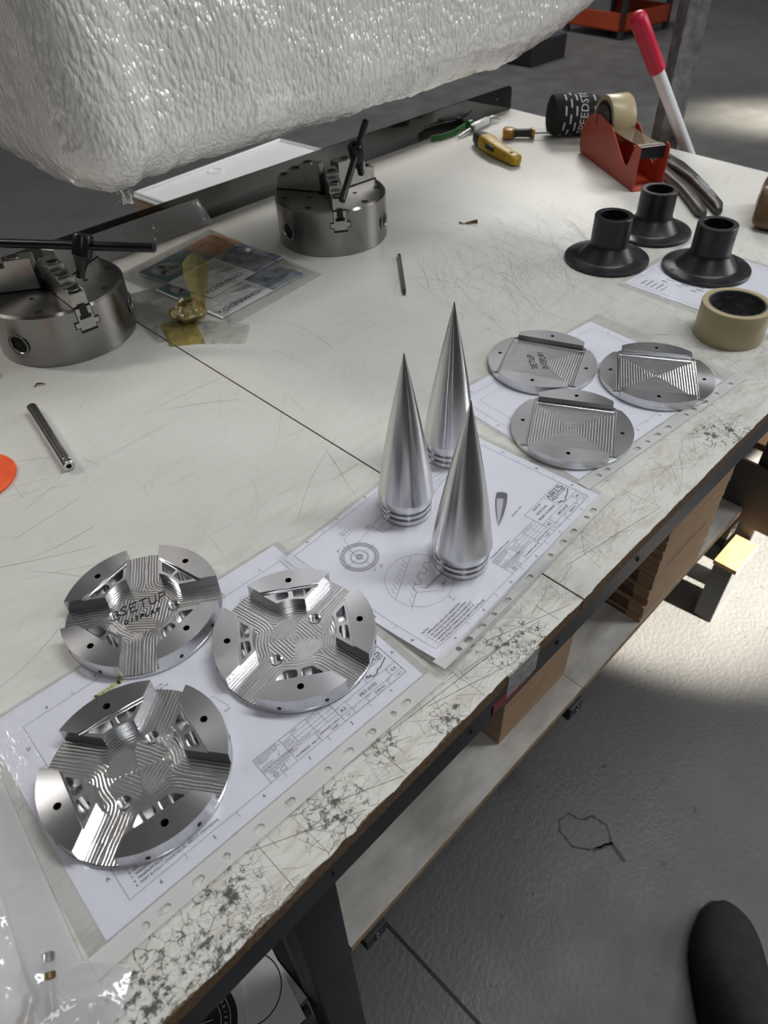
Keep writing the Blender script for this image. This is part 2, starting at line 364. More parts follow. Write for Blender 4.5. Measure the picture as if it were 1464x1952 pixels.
def prism(bm, poly, z0, z1, mtx=None, midx=0, side=None):
    lo = [bm.verts.new((x, y, z0)) for x, y in poly]; hi = [bm.verts.new((x, y, z1)) for x, y in poly]
    n = len(poly); fs = [bm.faces.new(hi), bm.faces.new(list(reversed(lo)))]
    ss = [bm.faces.new((lo[i], lo[(i + 1) % n], hi[(i + 1) % n], hi[i])) for i in range(n)]
    for f in fs: f.material_index = midx
    for f in ss: f.material_index = midx if side is None else side
    if mtx:
        for v in lo + hi: v.co = mtx @ v.co
    return bm
def fillcurve(splines, depth=0.0):
    """flat (or thick) plate with holes: list of closed outlines, returns mesh"""
    cu = bpy.data.curves.new('outline', 'CURVE'); cu.dimensions = '2D'; cu.fill_mode = 'BOTH' if True else 'NONE'; cu.extrude = depth
    for pts in splines:
        s = cu.splines.new('POLY'); s.points.add(len(pts) - 1); s.use_cyclic_u = True
        for p, (x, y) in zip(s.points, pts): p.co = (x, y, 0, 1)
    o = bpy.data.objects.new('outline', cu); C.objects.link(o)
    dg = bpy.context.evaluated_depsgraph_get(); me = bpy.data.meshes.new_from_object(o.evaluated_get(dg))
    bpy.data.objects.remove(o); bpy.data.curves.remove(cu)
    me.materials.clear(); return me
def circ(cx, cy, r, n=24, a0=0): return [(cx + r * math.cos(a0 + 2 * PI * i / n), cy + r * math.sin(a0 + 2 * PI * i / n)) for i in range(n)]
_tc = {}
def text_geo(body, size, align='LEFT'):
    k = (body, align)
    if k not in _tc:
        cu = bpy.data.curves.new('lettering', 'FONT'); cu.body = body; cu.size = 1.0; cu.align_x = align; cu.align_y = 'CENTER'; cu.resolution_u = 2
        o = bpy.data.objects.new('lettering', cu); C.objects.link(o)
        dg = bpy.context.evaluated_depsgraph_get(); me = bpy.data.meshes.new_from_object(o.evaluated_get(dg))
        _tc[k] = ([tuple(v.co[:2]) for v in me.vertices], [tuple(p.vertices) for p in me.polygons])
        bpy.data.objects.remove(o); bpy.data.curves.remove(cu); bpy.data.meshes.remove(me)
    vs, fs = _tc[k]; return [(x * size, y * size) for x, y in vs], fs
class Print:
    """flat print: collects lines and lettering in mm, then lays them on a surface"""
    seg = 14.0
    def __init__(s): s.v = []; s.f = []; s.m = []; s.mi = 0
    def poly(s, pts, mi=None):
        i = len(s.v); s.v += pts; s.f.append(tuple(range(i, i + len(pts)))); s.m.append(s.mi if mi is None else mi)
    def line(s, x0, y0, x1, y1, w=0.3, mi=None):
        L = math.hypot(x1 - x0, y1 - y0)
        if L < 1e-6: return
        nx, ny = -(y1 - y0) / L * w / 2, (x1 - x0) / L * w / 2; n = max(1, int(L / s.seg))
        for i in range(n):
            a, b = i / n, (i + 1) / n
            xa, ya, xb, yb = x0 + (x1 - x0) * a, y0 + (y1 - y0) * a, x0 + (x1 - x0) * b, y0 + (y1 - y0) * b
            s.poly([(xa + nx, ya + ny), (xa - nx, ya - ny), (xb - nx, yb - ny), (xb + nx, yb + ny)], mi)
    def path(s, pts, w=0.3, mi=None, close=False):
        for a, b in zip(pts, pts[1:] + ([pts[0]] if close else [])):
            if a != b: s.line(*a, *b, w, mi)
    def rect(s, x0, y0, x1, y1, w=0.3, mi=None): s.path([(x0, y0), (x1, y0), (x1, y1), (x0, y1)], w, mi, True)
    def circle(s, x, y, r, w=0.3, mi=None, n=48): s.path(circ(x, y, r, n), w, mi, True)
    def text(s, body, x, y, size, rot=0, align='LEFT', mi=None):
        vs, fs = text_geo(body, size * 1.38, align); i = len(s.v); c, sn = math.cos(rot), math.sin(rot)
        s.v += [(x + c * a - sn * b, y + sn * a + c * b) for a, b in vs]
        for f in fs: s.f.append(tuple(k + i for k in f)); s.m.append(s.mi if mi is None else mi)
    def build(s, name, mats, fn, parent=None, scale=0.001):
        me = bpy.data.meshes.new(name); me.from_pydata([fn(x * scale, y * scale) for x, y in s.v], [], s.f); me.update()
        for p, k in zip(me.polygons, s.m): p.material_index = k
        # keep the print facing up
        return link(name, me, None, parent, mats=mats)

def grid_mesh(nx, ny, fn, keep=None):
    vs = [fn(i / nx, j / ny) for j in range(ny + 1) for i in range(nx + 1)]
    fs = []
    for j in range(ny):
        for i in range(nx):
            if keep and not keep((i + .5) / nx, (j + .5) / ny): continue
            a = j * (nx + 1) + i; fs.append((a, a + 1, a + nx + 2, a + nx + 1))
    me = bpy.data.meshes.new('sheet'); me.from_pydata(vs, [], fs); me.update(); return me
def bil(q):
    """bilinear map over 4 corners (lower-left, lower-right, upper-right, upper-left)"""
    q = [Vector((x, y, 0)) for x, y in q]
    return lambda u, v: (q[0] * (1 - u) + q[1] * u) * (1 - v) + (q[3] * (1 - u) + q[2] * u) * v


# ------------------------------------------------------------------ the hall
def struct(name, bm, m): o = obj(name, bm, m); o['kind'] = 'structure'; return o
floor = struct('floor', box(B(), -8, 12, -8, 12, FLOOR - 0.1, FLOOR), 'concrete_floor')
struct('ceiling', box(B(), -8, 12, -8, 12, 4.2, 4.3), 'wall_paint')
struct('wall_far', box(B(), 11.9, 12, -8, 12, FLOOR, 4.2), 'wall_paint')
struct('wall_back', box(B(), -8, 12, 11.9, 12, FLOOR, 4.2), 'wall_paint')
struct('wall_near', box(B(), -8, 12, -8, -7.9, FLOOR, 4.2), 'wall_dark')
struct('wall_left', box(B(), -8, -7.9, -8, 12, FLOOR, 4.2), 'wall_dark')
obj('expansion_joint', box(B(), -0.056, -0.05, -3, 0.9, FLOOR - 0.002, FLOOR + 0.0006), 'black_hole', floor)
bm = B()   # old dried stain ring
ring = [(0.285, -0.005), (0.305, 0.012), (0.325, 0.005), (0.335, -0.02), (0.352, -0.03), (0.358, -0.06), (0.335, -0.082), (0.315, -0.072), (0.295, -0.06), (0.28, -0.035)]
P = Print()
P.seg = 4.0
ring = [Vector((a[0], a[1], 0)) for a in ring]
ring = [tuple((ring[i - 1] * (1 - t_) + ring[i] * t_ + Vector(noise.noise_vector((i * 3.1 + t_ * 2.3, 1.7, 0.3))) * 0.004)[:2]) for i in range(len(ring)) for t_ in (0, .25, .5, .75)]
for a, b in zip(ring, ring[1:] + ring[:1]):
    P.line(a[0] * 1000, a[1] * 1000, b[0] * 1000, b[1] * 1000, random.uniform(1.5, 6))
P.line(335, -82, 322, -118, 7); P.line(300, -66, 335, -84, 6)
M['stain'] = mat('stain', (0.03, 0.03, 0.03), 0.6)
P.build('floor_stain', ['stain'], lambda x, y: (x, y, FLOOR + 0.0007), floor)

# ------------------------------------------------------------------ workbench
bench = thing('workbench', (0, 0, FLOOR), 0, 'long steel workbench with scratched white laminate top and lower shelf', 'workbench')
def bpart(name, bm, m, parent=None, smooth=False, mats=None):
    o = obj(name, bm, m, parent or bench, smooth, mats)
    if parent is None: o.location = (0, 0, -FLOOR)
    return o
T0 = 0.0012
def ragged(x0, x1, seed, chips):
    rnd = random.Random(seed); pts = []; x = x0; y = 0.001
    while x < x1:
        y = max(0.0, min(0.0016, y + rnd.uniform(-0.0006, 0.0006)))
        yy = y
        for cx, cw, cd in chips:
            if abs(x - cx) < cw: yy += cd * (1 - abs(x - cx) / cw) * rnd.uniform(0.7, 1.2)
        pts.append((x, yy)); x += rnd.uniform(0.0012, 0.0055)
    return pts + [(x1, y)]
chips = [(-0.235, 0.03, 0.0025), (-0.16, 0.02, 0.002), (-0.065, 0.02, 0.002), (-0.27, 0.015, 0.004), (-0.19, 0.01, 0.002), (0.1, 0.02, 0.001), (-0.34, 0.03, 0.003)]
for x0, x1, x1b, far in ((-1.2, 0.1325, 0.1318, False), (0.1345, 1.366, 1.4455, True)):
    bd = B(); poly = [(x0, 0.001), (x1, 0.001), (x1b, 1.088), (x0 - (0.0006 if far else 0), 1.088)]
    prism(bd, poly, -0.019, -T0)
    core = bpart('tabletop_board', bd, 'chipboard')
    fe = ragged(x0, x1, 3 if far else 5, chips)
    lam = B(); top = fe + [(x1b, 1.088), (x0, 1.088)]
    prism(lam, top, -T0, 0)
    for f in lam.faces: f.smooth = False
    bmesh.ops.triangulate(lam, faces=[f for f in lam.faces if len(f.verts) > 4])
    bpart('laminate_top', lam, 'laminate', core)
# knife cuts and scuffs in the laminate
def cuts():
    rnd = random.Random(11); P = Print()
    def one(x, y, a, L, wd, mi):
        n = max(2, int(L / 12)); px, py = x, y; cv = rnd.gauss(0, 0.05)
        for i in range(n):
            a += cv; qx, qy = px + math.cos(a) * L / n, py + math.sin(a) * L / n
            if not (-1100 < qx < 1350 and 3 < qy < 1060): break
            P.line(px, py, qx, qy, wd * rnd.uniform(0.6, 1.2), mi); px, py = qx, qy
    for k in range(620):      # the whole top, sparse
        one(rnd.uniform(-400, 1300), rnd.uniform(5, 1050), rnd.choice([0.12, 0.7, 1.45, -0.5, rnd.uniform(0, PI)]) + rnd.gauss(0, 0.12), rnd.uniform(15, 160), rnd.uniform(0.12, 0.3), 1 if rnd.random() < 0.8 else 0)
    for k in range(430):      # dense on the working edge at the far end
        x = rnd.triangular(250, 1000, 480); y = abs(rnd.gauss(0, 130)) + 4
        one(x, y, rnd.choice([0.15, 0.9, -0.3, 1.2, 2.4]) + rnd.gauss(0, 0.2), rnd.uniform(12, 90), rnd.uniform(0.10, 0.28), 1 if rnd.random() < 0.72 else 0)
    for k in range(420):      # along the front strip
        one(rnd.uniform(-400, 420), rnd.uniform(3, 46), rnd.choice([0.02, 0.4, 1.3, -0.6]) + rnd.gauss(0, 0.15), rnd.uniform(8, 45), rnd.uniform(0.10, 0.26), 1 if rnd.random() < 0.65 else 0)
    for k in range(240):
        one(rnd.uniform(480, 900), rnd.uniform(330, 560), rnd.gauss(0.95, 0.35), rnd.uniform(30, 170), rnd.uniform(0.15, 0.35), 1)
    for x0, y0, x1, y1 in ((-60, 32, 30, 5), (-10, 33, 84, 16), (30, 38, 120, 6), (95, 30, 96, 4), (-190, 36, -120, 4), (-250, 50, -160, 6), (-150, 44, 60, 22), (160, 38, 300, 12), (-236, 60, -236, 3), (-120, 70, -117, 3)):
        P.line(x0, y0, x1, y1, 0.45, 0)
    for x in (-205, -20, 300):
        P.line(x, 60, x + 3, 2, 0.25, 0)
    for k in range(26):       # long faint guide lines
        y = rnd.uniform(250, 1000); P.line(rnd.uniform(-500, 0), y, rnd.uniform(100, 600), y + rnd.uniform(-60, 160), 0.18, 1)
    o = P.build('knife_scratches', ['scratch_dark', 'scratch_mid'], lambda x, y: (x, y, 0.0002), bench)
    o.location = (0, 0, -FLOOR); o['kind'] = 'stuff'
cuts()
# steel edge rail, frame rails, legs
rail = bpart('edge_rail', box(B(), -1.2, 1.366, 0.004, 0.034, -0.066, -0.0185, 0.0012), 'black_paint')
lb = B(); box(lb, 0.0, 0.062, 0.0028, 0.0041, -0.056, -0.040); obj('red_label', lb, 'red_label', rail)
for x in (0.105, -0.03, 0.26, -0.2):
    sb = B(); cyl(sb, (x, 0.0042, -0.045), (x, 0.0022, -0.045), 0.003, seg=12); obj('rivet', sb, 'black_paint', rail)
bpart('rear_rail', box(B(), -1.2, 1.44, 1.05, 1.08, -0.066, -0.02, 0.001), 'black_paint')
for x in (-0.21, 1.08): 
    bpart('end_rail', box(B(), x - 0.02, x + 0.02, 0.036, 1.048, -0.066, -0.02, 0.001), 'black_paint')
for x0 in (-0.236, 1.04):
    for y0 in (0.036, 0.99):
        lg = B(); yy = y0 - (0.026 if x0 > 0 and y0 < 0.5 else 0)
        box(lg, x0, x0 + 0.054, yy if x0 < 0 else 0.0355 if y0 < .5 else yy, y0 + 0.05, 0, -FLOOR - 0.0665, 0.003)
        obj('leg', lg, 'leg_paint', bench, True)
# lower shelf boards on cross bars
SZ = -0.55
def shelf(x0, x1, y0, y1):
    s = B(); box(s, x0, x1, y0, y1, SZ - 0.016, SZ - 0.001); o = bpart('shelf_board', s, 'shelf_edge')
    s = B(); box(s, x0, x1, y0 + 0.0008, y1, SZ - 0.001, SZ); bpart('shelf_laminate', s, 'shelf_laminate', o); return o
shelf(-0.158, 0.4045, 0.076, 1.0); shelf(0.4055, 1.036, 0.076, 1.0); shelf(-1.1, -0.238, 0.076, 1.0)
for x in (-0.118, 0.382, 0.99, -0.262):
    c = B(); box(c, x - 0.02, x + 0.02, 0.068, 1.0, SZ - 0.05, SZ - 0.0165, 0.002); r = bpart('cross_bar', c, 'leg_paint')
    for dz in (-0.028, -0.042):
        b2 = B(); cyl(b2, (x, 0.0685, SZ + dz + 0.004), (x, 0.0655, SZ + dz + 0.004), 0.0035, seg=10); obj('screw', b2, 'dull_steel', r)
for y in (0.0865, 1.0):
    pass
bpart('lower_side_rail', box(B(), -0.236, -0.182, 0.0868, 0.989, SZ - 0.06, SZ - 0.002, 0.002), 'leg_paint')
bpart('lower_side_rail', box(B(), 1.04, 1.094, 0.0868, 0.989, -0.74, -0.69, 0.002), 'leg_paint')

# smoked plastic guard along the back edge
gp = [(0.05, 0), (1.4435, 0), (1.4435, 0.045)] + [(1.4435 - 0.014 + 0.014 * math.cos(a), 0.046 + 0.014 * math.sin(a)) for a in [PI / 2 * i / 6 for i in range(1, 7)]] + [(0.05, 0.060)]
g = B(); prism(g, gp, -0.002, 0.002, Matrix.Translation((0, 1.0905, -0.003)) @ Matrix.Rotation(PI / 2, 4, 'X'))
guard = tag(obj('rear_guard', g, 'smoked_guard'), 'low smoked plastic guard strip standing along the bench back edge', 'guard')
for x in (0.3, 0.8, 1.38):
    b2 = B(); cyl(b2, (x, 1.0885, 0.012 if x < 1.3 else 0.035), (x, 1.086, 0.012 if x < 1.3 else 0.035), 0.003, seg=12); obj('screw', b2, 'dull_steel', guard)

# ------------------------------------------------------------------ bubble wrapped parcel above the bench
def parcel():
    bm = B(); bmesh.ops.create_cube(bm, size=2.0)
    bmesh.ops.subdivide_edges(bm, edges=bm.edges[:], cuts=170, use_grid_fill=True)
    cx, cy, cz, hx, hy, hz = 0.735, 0.905, 0.551, 0.70, 0.266, 0.305
    me = bpy.data.meshes.new('parcel'); bm.to_mesh(me); bm.free()
    n = len(me.vertices); a = np.empty(n * 3); me.vertices.foreach_get('co', a); a = a.reshape(-1, 3)
    h = np.array([hx, hy, hz]); rc = 0.065
    p = a * h; inner = np.clip(p, -(h - rc), h - rc); dv = p - inner; ln = np.linalg.norm(dv, axis=1)
    nr = np.where(ln[:, None] > 1e-9, dv / np.maximum(ln, 1e-9)[:, None], 0.0)
    q = inner + nr * rc + np.array([cx, cy, cz])
    p = (q - np.array([cx, cy, cz])) / h
    # the underside climbs towards the far end
    tfar = np.clip((q[:, 0] - 0.80) / 0.55, 0, 1); low = np.clip((cz - q[:, 2]) / hz, 0, 1)
    q[:, 2] += 0.22 * tfar ** 2 * low
    out = np.empty(n)
    for i in range(n):
        x, y, z = q[i]
        out[i] = noise.noise((x * 9, y * 9, z * 5)) * 0.005 + noise.noise((x * 40, y * 40, z * 24)) * 0.0014 + noise.noise((x * 110, y * 110, z * 70)) * 0.0012
        if q[i][2] < 0.29: out[i] += noise.noise((x * 60, y * 24, 3.1)) * 0.003
    # overlapping outer layer ends part way along the front
    lap = 0.128 + 0.006 * np.sin(q[:, 2] * 23) + 0.004 * np.sin(q[:, 2] * 61)
    out += np.clip((lap - q[:, 0]) / 0.006, 0, 1) * 0.0045
    q += nr * out[:, None]
    me.vertices.foreach_set('co', q.ravel()); me.update()
    for pl in me.polygons: pl.use_smooth = True
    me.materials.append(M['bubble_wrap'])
    o = bpy.data.objects.new('wrapped_parcel', me); C.objects.link(o)
    tag(o, 'large long parcel wrapped in bubble wrap hanging over the back of bench', 'parcel')
    # loose wrap end at the lowest corner, wrap overlap and the straps it hangs from
    fl = B(); random.seed(3)
    for k in range(5):
        bx, by, bz = 0.088 + random.uniform(-.008, .01), 0.662 + random.uniform(-.006, .004), 0.252
        vs = [fl.verts.new((bx + random.uniform(-.009, .009), by + random.uniform(-.006, .006), bz - d)) for d in (0, 0.0, 0.018, 0.016)]
        fl.faces.new(vs)
    obj('loose_wrap_end', fl, 'clear_tape', o)
    for x in (0.35, 1.0):
        st = B(); box(st, x - 0.02, x + 0.02, 0.634, 1.136, 0.824, 0.829); box(st, x - 0.02, x + 0.02, 0.86, 0.863, 0.829, 4.2); obj('hanging_strap', st, 'dark_rubber', o)
parcel()

# ------------------------------------------------------------------ behind the bench
bx = thing('white_topped_box', (0, 0, FLOOR), 0, 'brown carton with white rimmed lid standing behind the bench guard', 'box')
ux, uy = Vector((0.965, -0.01, 0)), Vector((0.262, 0.98, 0))
mt = Matrix.Translation((0.588, 1.36, 0)) @ Matrix.Rotation(0.09, 4, 'Z')
zt = -FLOOR - 0.10
b = B(); box(b, 0, 0.525, 0, 0.25, 0, zt - 0.012, 0.002, mtx=mt); obj('carton', b, 'cardboard', bx)
b = B(); box(b, -0.004, 0.529, -0.004, 0.254, zt - 0.012, zt, 0.006, mtx=mt, seg=3)
lid = obj('lid', b, 'box_white', bx, True)
b = B(); tube(b, [mt @ Vector(p) for p in [(0.004, 0.004, zt), (0.521, 0.004, zt), (0.521, 0.246, zt), (0.004, 0.246, zt), (0.004, 0.004, zt)]], 0.007, 8); obj('lid_rim', b, 'box_white', lid, True)
b = B(); lathe(b, [(0.012, 0), (0.016, 0.004), (0.022, 0.004), (0.026, 0)], 32, False, False, mt @ Matrix.Translation((0.235, 0.205, zt))); obj('moulded_ring', b, 'box_white', lid, True)

# galvanised upright at the far end, and broom handle leaning against it
post = B(); PX, PY = 1.478, 0.655
prof = [(-0.032, -0.03), (0.032, -0.03), (0.032, -0.018), (0.012, -0.018), (0.012, -0.010), (0.026, -0.010), (0.026, 0.028), (-0.026, 0.028), (-0.026, -0.010), (-0.012, -0.010), (-0.012, -0.018), (-0.032, -0.018)]
prism(post, [(x * .8, y * .8) for x, y in prof], FLOOR, 4.2, Matrix.Translation((PX, PY, 0)) @ Matrix.Rotation(-0.55, 4, 'Z'))
pst = tag(obj('rack_upright', post, 'galvanised'), 'galvanised steel channel upright beyond far end of bench', 'post')
b0, b1 = Vector((1.50, 0.60, -0.05)), Vector((1.30, 0.70, 0.255))

b0, b1 = Vector((1.487, 0.604, -0.01)), Vector((1.30, 0.6886, 0.2667)); dr = (b1 - b0).normalized()
bt = b0 - dr * ((b0.z - FLOOR) / dr.z); jn = b0 + (b1 - b0) * 0.60
br = thing('broom_handle', bt, 0, 'white tube handle with red grip leaning beside galvanised upright', 'broom handle')
def rel(o, root=None): o.location = -Vector(root.location); return o
b = B(); cyl(b, bt + Vector((0, 0, 0.012)), jn, 0.0135, seg=28); rel(obj('tube', b, 'white_tube', br, True), br)
mt = Matrix.Translation(jn) @ dr.to_track_quat('Z', 'Y').to_matrix().to_4x4(); L = (b1 - jn).length
b = B(); lathe(b, [(0.0138, 0.0), (0.0180, 0.002), (0.0176, L * 0.55), (0.0180, L * 0.56), (0.0182, L * .8), (0.0178, L - 0.014), (0.0150, L - 0.005), (0.008, L), (0, L + .0008)], 32, True, False, mt)
gr = rel(obj('grip', b, 'red_grip', br, True), br)
vdir = Vector((-0.309, -0.185, 0.55)) - b1; vdir -= dr * vdir.dot(dr); vdir.normalize()
hp = b1 - dr * 0.018 + vdir * 0.0182
b = B(); lathe(b, [(0.0045, 0.0014), (0.0055, 0.002), (0.0068, 0.0016), (0.0072, -0.002)], 24, False, False, Matrix.Translation(hp) @ vdir.to_track_quat('Z', 'Y').to_matrix().to_4x4()); rel(obj('hang_hole_rim', b, 'red_grip', br, True), br).parent = gr
b = B(); cyl(b, hp - vdir * 0.003, hp + vdir * 0.0016, 0.0046, seg=20); rel(obj('hang_hole', b, mat('grip_hole', (0.2, 0.005, 0.02), 0.6), br), br).parent = gr

# red racking far behind, and a dark case on the floor
rk = thing('red_tool_trolley', (6.65, 3.80, FLOOR), -0.12, 'orange red trolley with open shelves far behind the parcel', 'trolley')
for k, z in enumerate((0.06, 0.34, 0.62)):
    b = B(); box(b, -0.33, 0.35, -0.34, 0.3, z, z + 0.012); box(b, -0.33, 0.35, -0.34, -0.325, z, z + 0.13); box(b, -0.33, -0.315, -0.34, 0.3, z, z + 0.13); box(b, 0.335, 0.35, -0.34, 0.3, z, z + 0.13)
    obj('tray', b, 'orange_red_paint', rk)
for x in (-0.31, 0.33):
    for y in (-0.32, 0.28):
        b = B(); box(b, x - 0.02, x + 0.02, y - 0.02, y + 0.02, 0.0, 0.95); obj('upright', b, 'dark_rubber', rk)
dc = thing('floor_case', (5.22, 3.95, FLOOR), 0.0, 'small black case on floor seen just under the parcel', 'case')
b = B(); box(b, -0.16, 0.3, -0.4, 0.35, 0.0, 0.17, 0.01); obj('body', b, 'dark_rubber', dc)
b = B(); tube(b, [(-0.06, 0, 0.168), (-0.06, 0, 0.195), (0.06, 0, 0.195), (0.06, 0, 0.168)], 0.008, 8); obj('handle', b, 'dark_rubber', dc)

# ------------------------------------------------------------------ things on the lower shelf and floor below
cb = thing('cardboard_box', (0.217, 0.116, SZ), 0, 'tall plain brown cardboard box on lower shelf near the middle', 'box')
b = B(); box(b, 0, 0.19, 0, 0.26, 0.0, 0.33, 0.002); obj('carton', b, 'cardboard', cb)
b = B(); box(b, 0.07, 0.12, -0.0006, 0.26, 0.3305, 0.331); obj('packing_tape', b, 'tape_film', cb)
st = thing('cardboard_stack', (0.597, 0.0775, SZ), 0, 'stack of flattened printed cartons at front of lower shelf', 'stack')
rnd = random.Random(4); zz = 0.0
for k in range(26):
    h = rnd.uniform(0.0105, 0.0125); b = B(); ox = rnd.uniform(0, 0.006) if k > 5 else rnd.uniform(0.0, 0.012); oy = rnd.uniform(0, 0.0007)
    box(b, ox, 0.23 + rnd.uniform(0, 0.01), oy, 0.30, zz, zz + h - 0.0016); obj('flat_carton', b, 'cardboard' if k % 3 else 'cardboard', st); zz += h
    if k < 11: 
        b = B(); box(b, ox - 0.0004, ox + 0.002, oy + 0.03, 0.29, zz - h + 0.0005, zz - 0.0022); obj('dark_edge', b, 'cardboard_dark', st.children[-1])  # darker strip on the left face of the lower cartons
P = Print()
for k, row in enumerate((0.10, 0.112)):
    for j in range(9):
        P.text(random.choice('XKZTMRHE'), 20 + j * 17, 40 + row * 600, 9, 0, mi=0)
P.build('printed_marks', ['ink'], lambda x, y: (x + 0.02, -0.0008, y + 0.03), st)
bpart('end_panel', box(B(), 1.032, 1.0395, 0.004, 0.6, -0.592, -0.432, 0.001), 'bin_grey')
bn = thing('wooden_crate', (1.12, 0.02, FLOOR), 0, 'wooden crate with pale plank lid beyond the far bench leg', 'crate')
b = B(); box(b, 0.08, 0.52, 0.14, 0.52, 0.0, 0.36, 0.006); obj('body', b, 'bin_grey', bn)
for k in range(4):
    b = B(); box(b, 0.0 + k * 0.135, 0.127 + k * 0.135, -0.03, 0.54, 0.361, 0.379, 0.002); obj('lid_plank', b, 'plywood', bn)
wb = thing('plywood_offcut', (0.978, 0.048, FLOOR), 0, 'small sunlit plywood offcut on dark block beside the far bench leg', 'block')
b = B(); box(b, -0.045, 0.045, -0.026, 0.018, 0.0, 0.184, 0.002); obj('base', b, 'leg_paint', wb)
b = B(); box(b, -0.055, 0.052, -0.034, 0.019, 0.184, 0.196, 0.001); obj('panel', b, 'plywood', wb)

# printed boards lying on the left shelf
sg = thing('printed_board', (0, 0, SZ + 0.0003), 0, 'white board with thin black ring lying on the left shelf', 'board')
mt = Matrix.Translation((-0.285, 0.137, 0)) @ Matrix.Rotation(-0.2, 4, 'Z')
b = B(); box(b, -0.075, 0.046, -0.07, 0.10, 0, 0.003, mtx=mt); obj('sheet', b, 'paper_white', sg)
P = Print(); P.circle(0, 0, 42, 1.5, 0, 64); P.build('printed_ring', ['ink'], lambda x, y: tuple(mt @ Vector((x, y, 0.0034))), sg)
sg2 = thing('round_logo_board', (0, 0, SZ + 0.004), 0, 'white board with solid black roundel and letters on left shelf', 'board')
mt2 = Matrix.Translation((-0.356, 0.152, 0)) @ Matrix.Rotation(-0.5, 4, 'Z')
b = B(); box(b, -0.062, 0.060, -0.075, 0.065, 0, 0.003, mtx=mt2); obj('sheet', b, 'paper_white', sg2)
P = Print(); P.poly(circ(0, 0, 51, 64), 0); P.build('roundel', ['ink'], lambda x, y: tuple(mt2 @ Vector((x, y, 0.0034))), sg2)
P = Print(); P.circle(0, 0, 42, 0.8, 0, 64); P.circle(0, 0, 30, 0.8, 0, 64); P.line(-20, 0, 20, 0, 0.8)
for k, ch in enumerate('SERIES'):
    a = 0.62 - k * 0.17; P.text(ch, 36 * math.cos(a), 36 * math.sin(a), 4.2, a - PI / 2, 'CENTER')
P.build('roundel_lettering', ['paper_white'], lambda x, y: tuple(mt2 @ Vector((x, y, 0.0038))), sg2)

# shoe of the person taking the photograph
sh = thing('dark_shoe', (0.368, -0.276, FLOOR), math.radians(33.6), 'dark suede shoe toe on grey floor at the edge of the view', 'shoe')
def shoe():
    L = 0.29; N = 28; S = 24; bm = B(); rings = []
    for i in range(N + 1):
        t = (i / N) ** 1.35; x = 0.003 - L * t
        wd = 0.057 * min(1, max(0.0, 1 - (1 - min(1, t * 2.6)) ** 2.3) ** 0.5 + 0.01) * (1 - 0.26 * max(0, (t - 0.38)) / 0.62) * (math.sqrt(max(0.0, 1 - ((t - 0.93) / 0.07) ** 2)) if t > 0.93 else 1)
        ht = 0.030 + 0.030 * min(1, t * 3) + 0.045 * max(0, min(1, (t - 0.33) / 0.3))
        ht *= math.sin(min(PI / 2, t * 9 + 0.25)) ** 0.6
        wd = max(wd, 0.002); off = 0.007 * math.sin(t * PI)
        rings.append([bm.verts.new((x, off + wd * math.copysign(abs(math.cos(a)) ** 0.75, math.cos(a)), 0.018 + (ht - 0.0) * abs(math.sin(a)) ** (0.8) if math.sin(a) > 0 else 0.018)) for a in [2 * PI * k / S for k in range(S)]])
    for a, b_ in zip(rings[:-1], rings[1:]):
        for k in range(S):
            j = (k + 1) % S; bm.faces.new((a[k], b_[k], b_[j], a[j]))
    bm.faces.new(rings[0]); bm.faces.new(list(reversed(rings[-1]))); bmesh.ops.recalc_face_normals(bm, faces=bm.faces[:])
    obj('upper', bm, 'shoe_suede', sh, True)
    pts = []
    for i in range(60):
        a = 2 * PI * i / 60; pts.append((-0.147 + 0.151 * math.cos(a), 0.006 + (0.055 - 0.008 * (1 - math.cos(a)) * .5) * math.copysign(abs(math.sin(a)) ** 0.8, math.sin(a))))
    b = B(); prism(b, pts, 0.0005, 0.02); obj('sole', b, 'dark_sole', sh)
    b = B(); tube(b, [(-0.15, -0.035, 0.075), (-0.155, 0.0, 0.108), (-0.15, 0.04, 0.075)], 0.0025, 8); obj('lace', b, 'dark_rubber', sh, True)
shoe()

# ------------------------------------------------------------------ drawing sheets in punched sleeves
def sheet_frame(origin, ang):
    c, s = math.cos(ang), math.sin(ang)
    return lambda x, y: (origin[0] + c * x - s * y, origin[1] + s * x + c * y)
FW, FH = 277.2, 189.9
def border(P, x0, y0, labels=True):
    cw, rh = FW / 6, FH / 4
    P.rect(x0, y0, x0 + FW, y0 + FH, 0.28, 1)
    for k in range(1, 6):
        P.line(x0 + k * cw, y0, x0 + k * cw, y0 - 5, 0.25, 1); P.line(x0 + k * cw, y0 + FH, x0 + k * cw, y0 + FH + 5, 0.25, 1)
    for k in range(1, 4):
        P.line(x0, y0 + k * rh, x0 - 5, y0 + k * rh, 0.25, 1); P.line(x0 + FW, y0 + k * rh, x0 + FW + 5, y0 + k * rh, 0.25, 1)
    for k in range(6):
        P.text(str(6 - k), x0 + (k + .5) * cw, y0 - 5.0, 3.4, 0, 'CENTER', 0); P.text(str(6 - k), x0 + (k + .5) * cw, y0 + FH + 4.5, 3.4, 0, 'CENTER', 0)
    for k in range(4):
        P.text('ABCD'[k], x0 - 5, y0 + (k + .5) * rh, 3.4, 0, 'CENTER', 0); P.text('ABCD'[k], x0 + FW + 5, y0 + (k + .5) * rh, 3.4, 0, 'CENTER', 0)
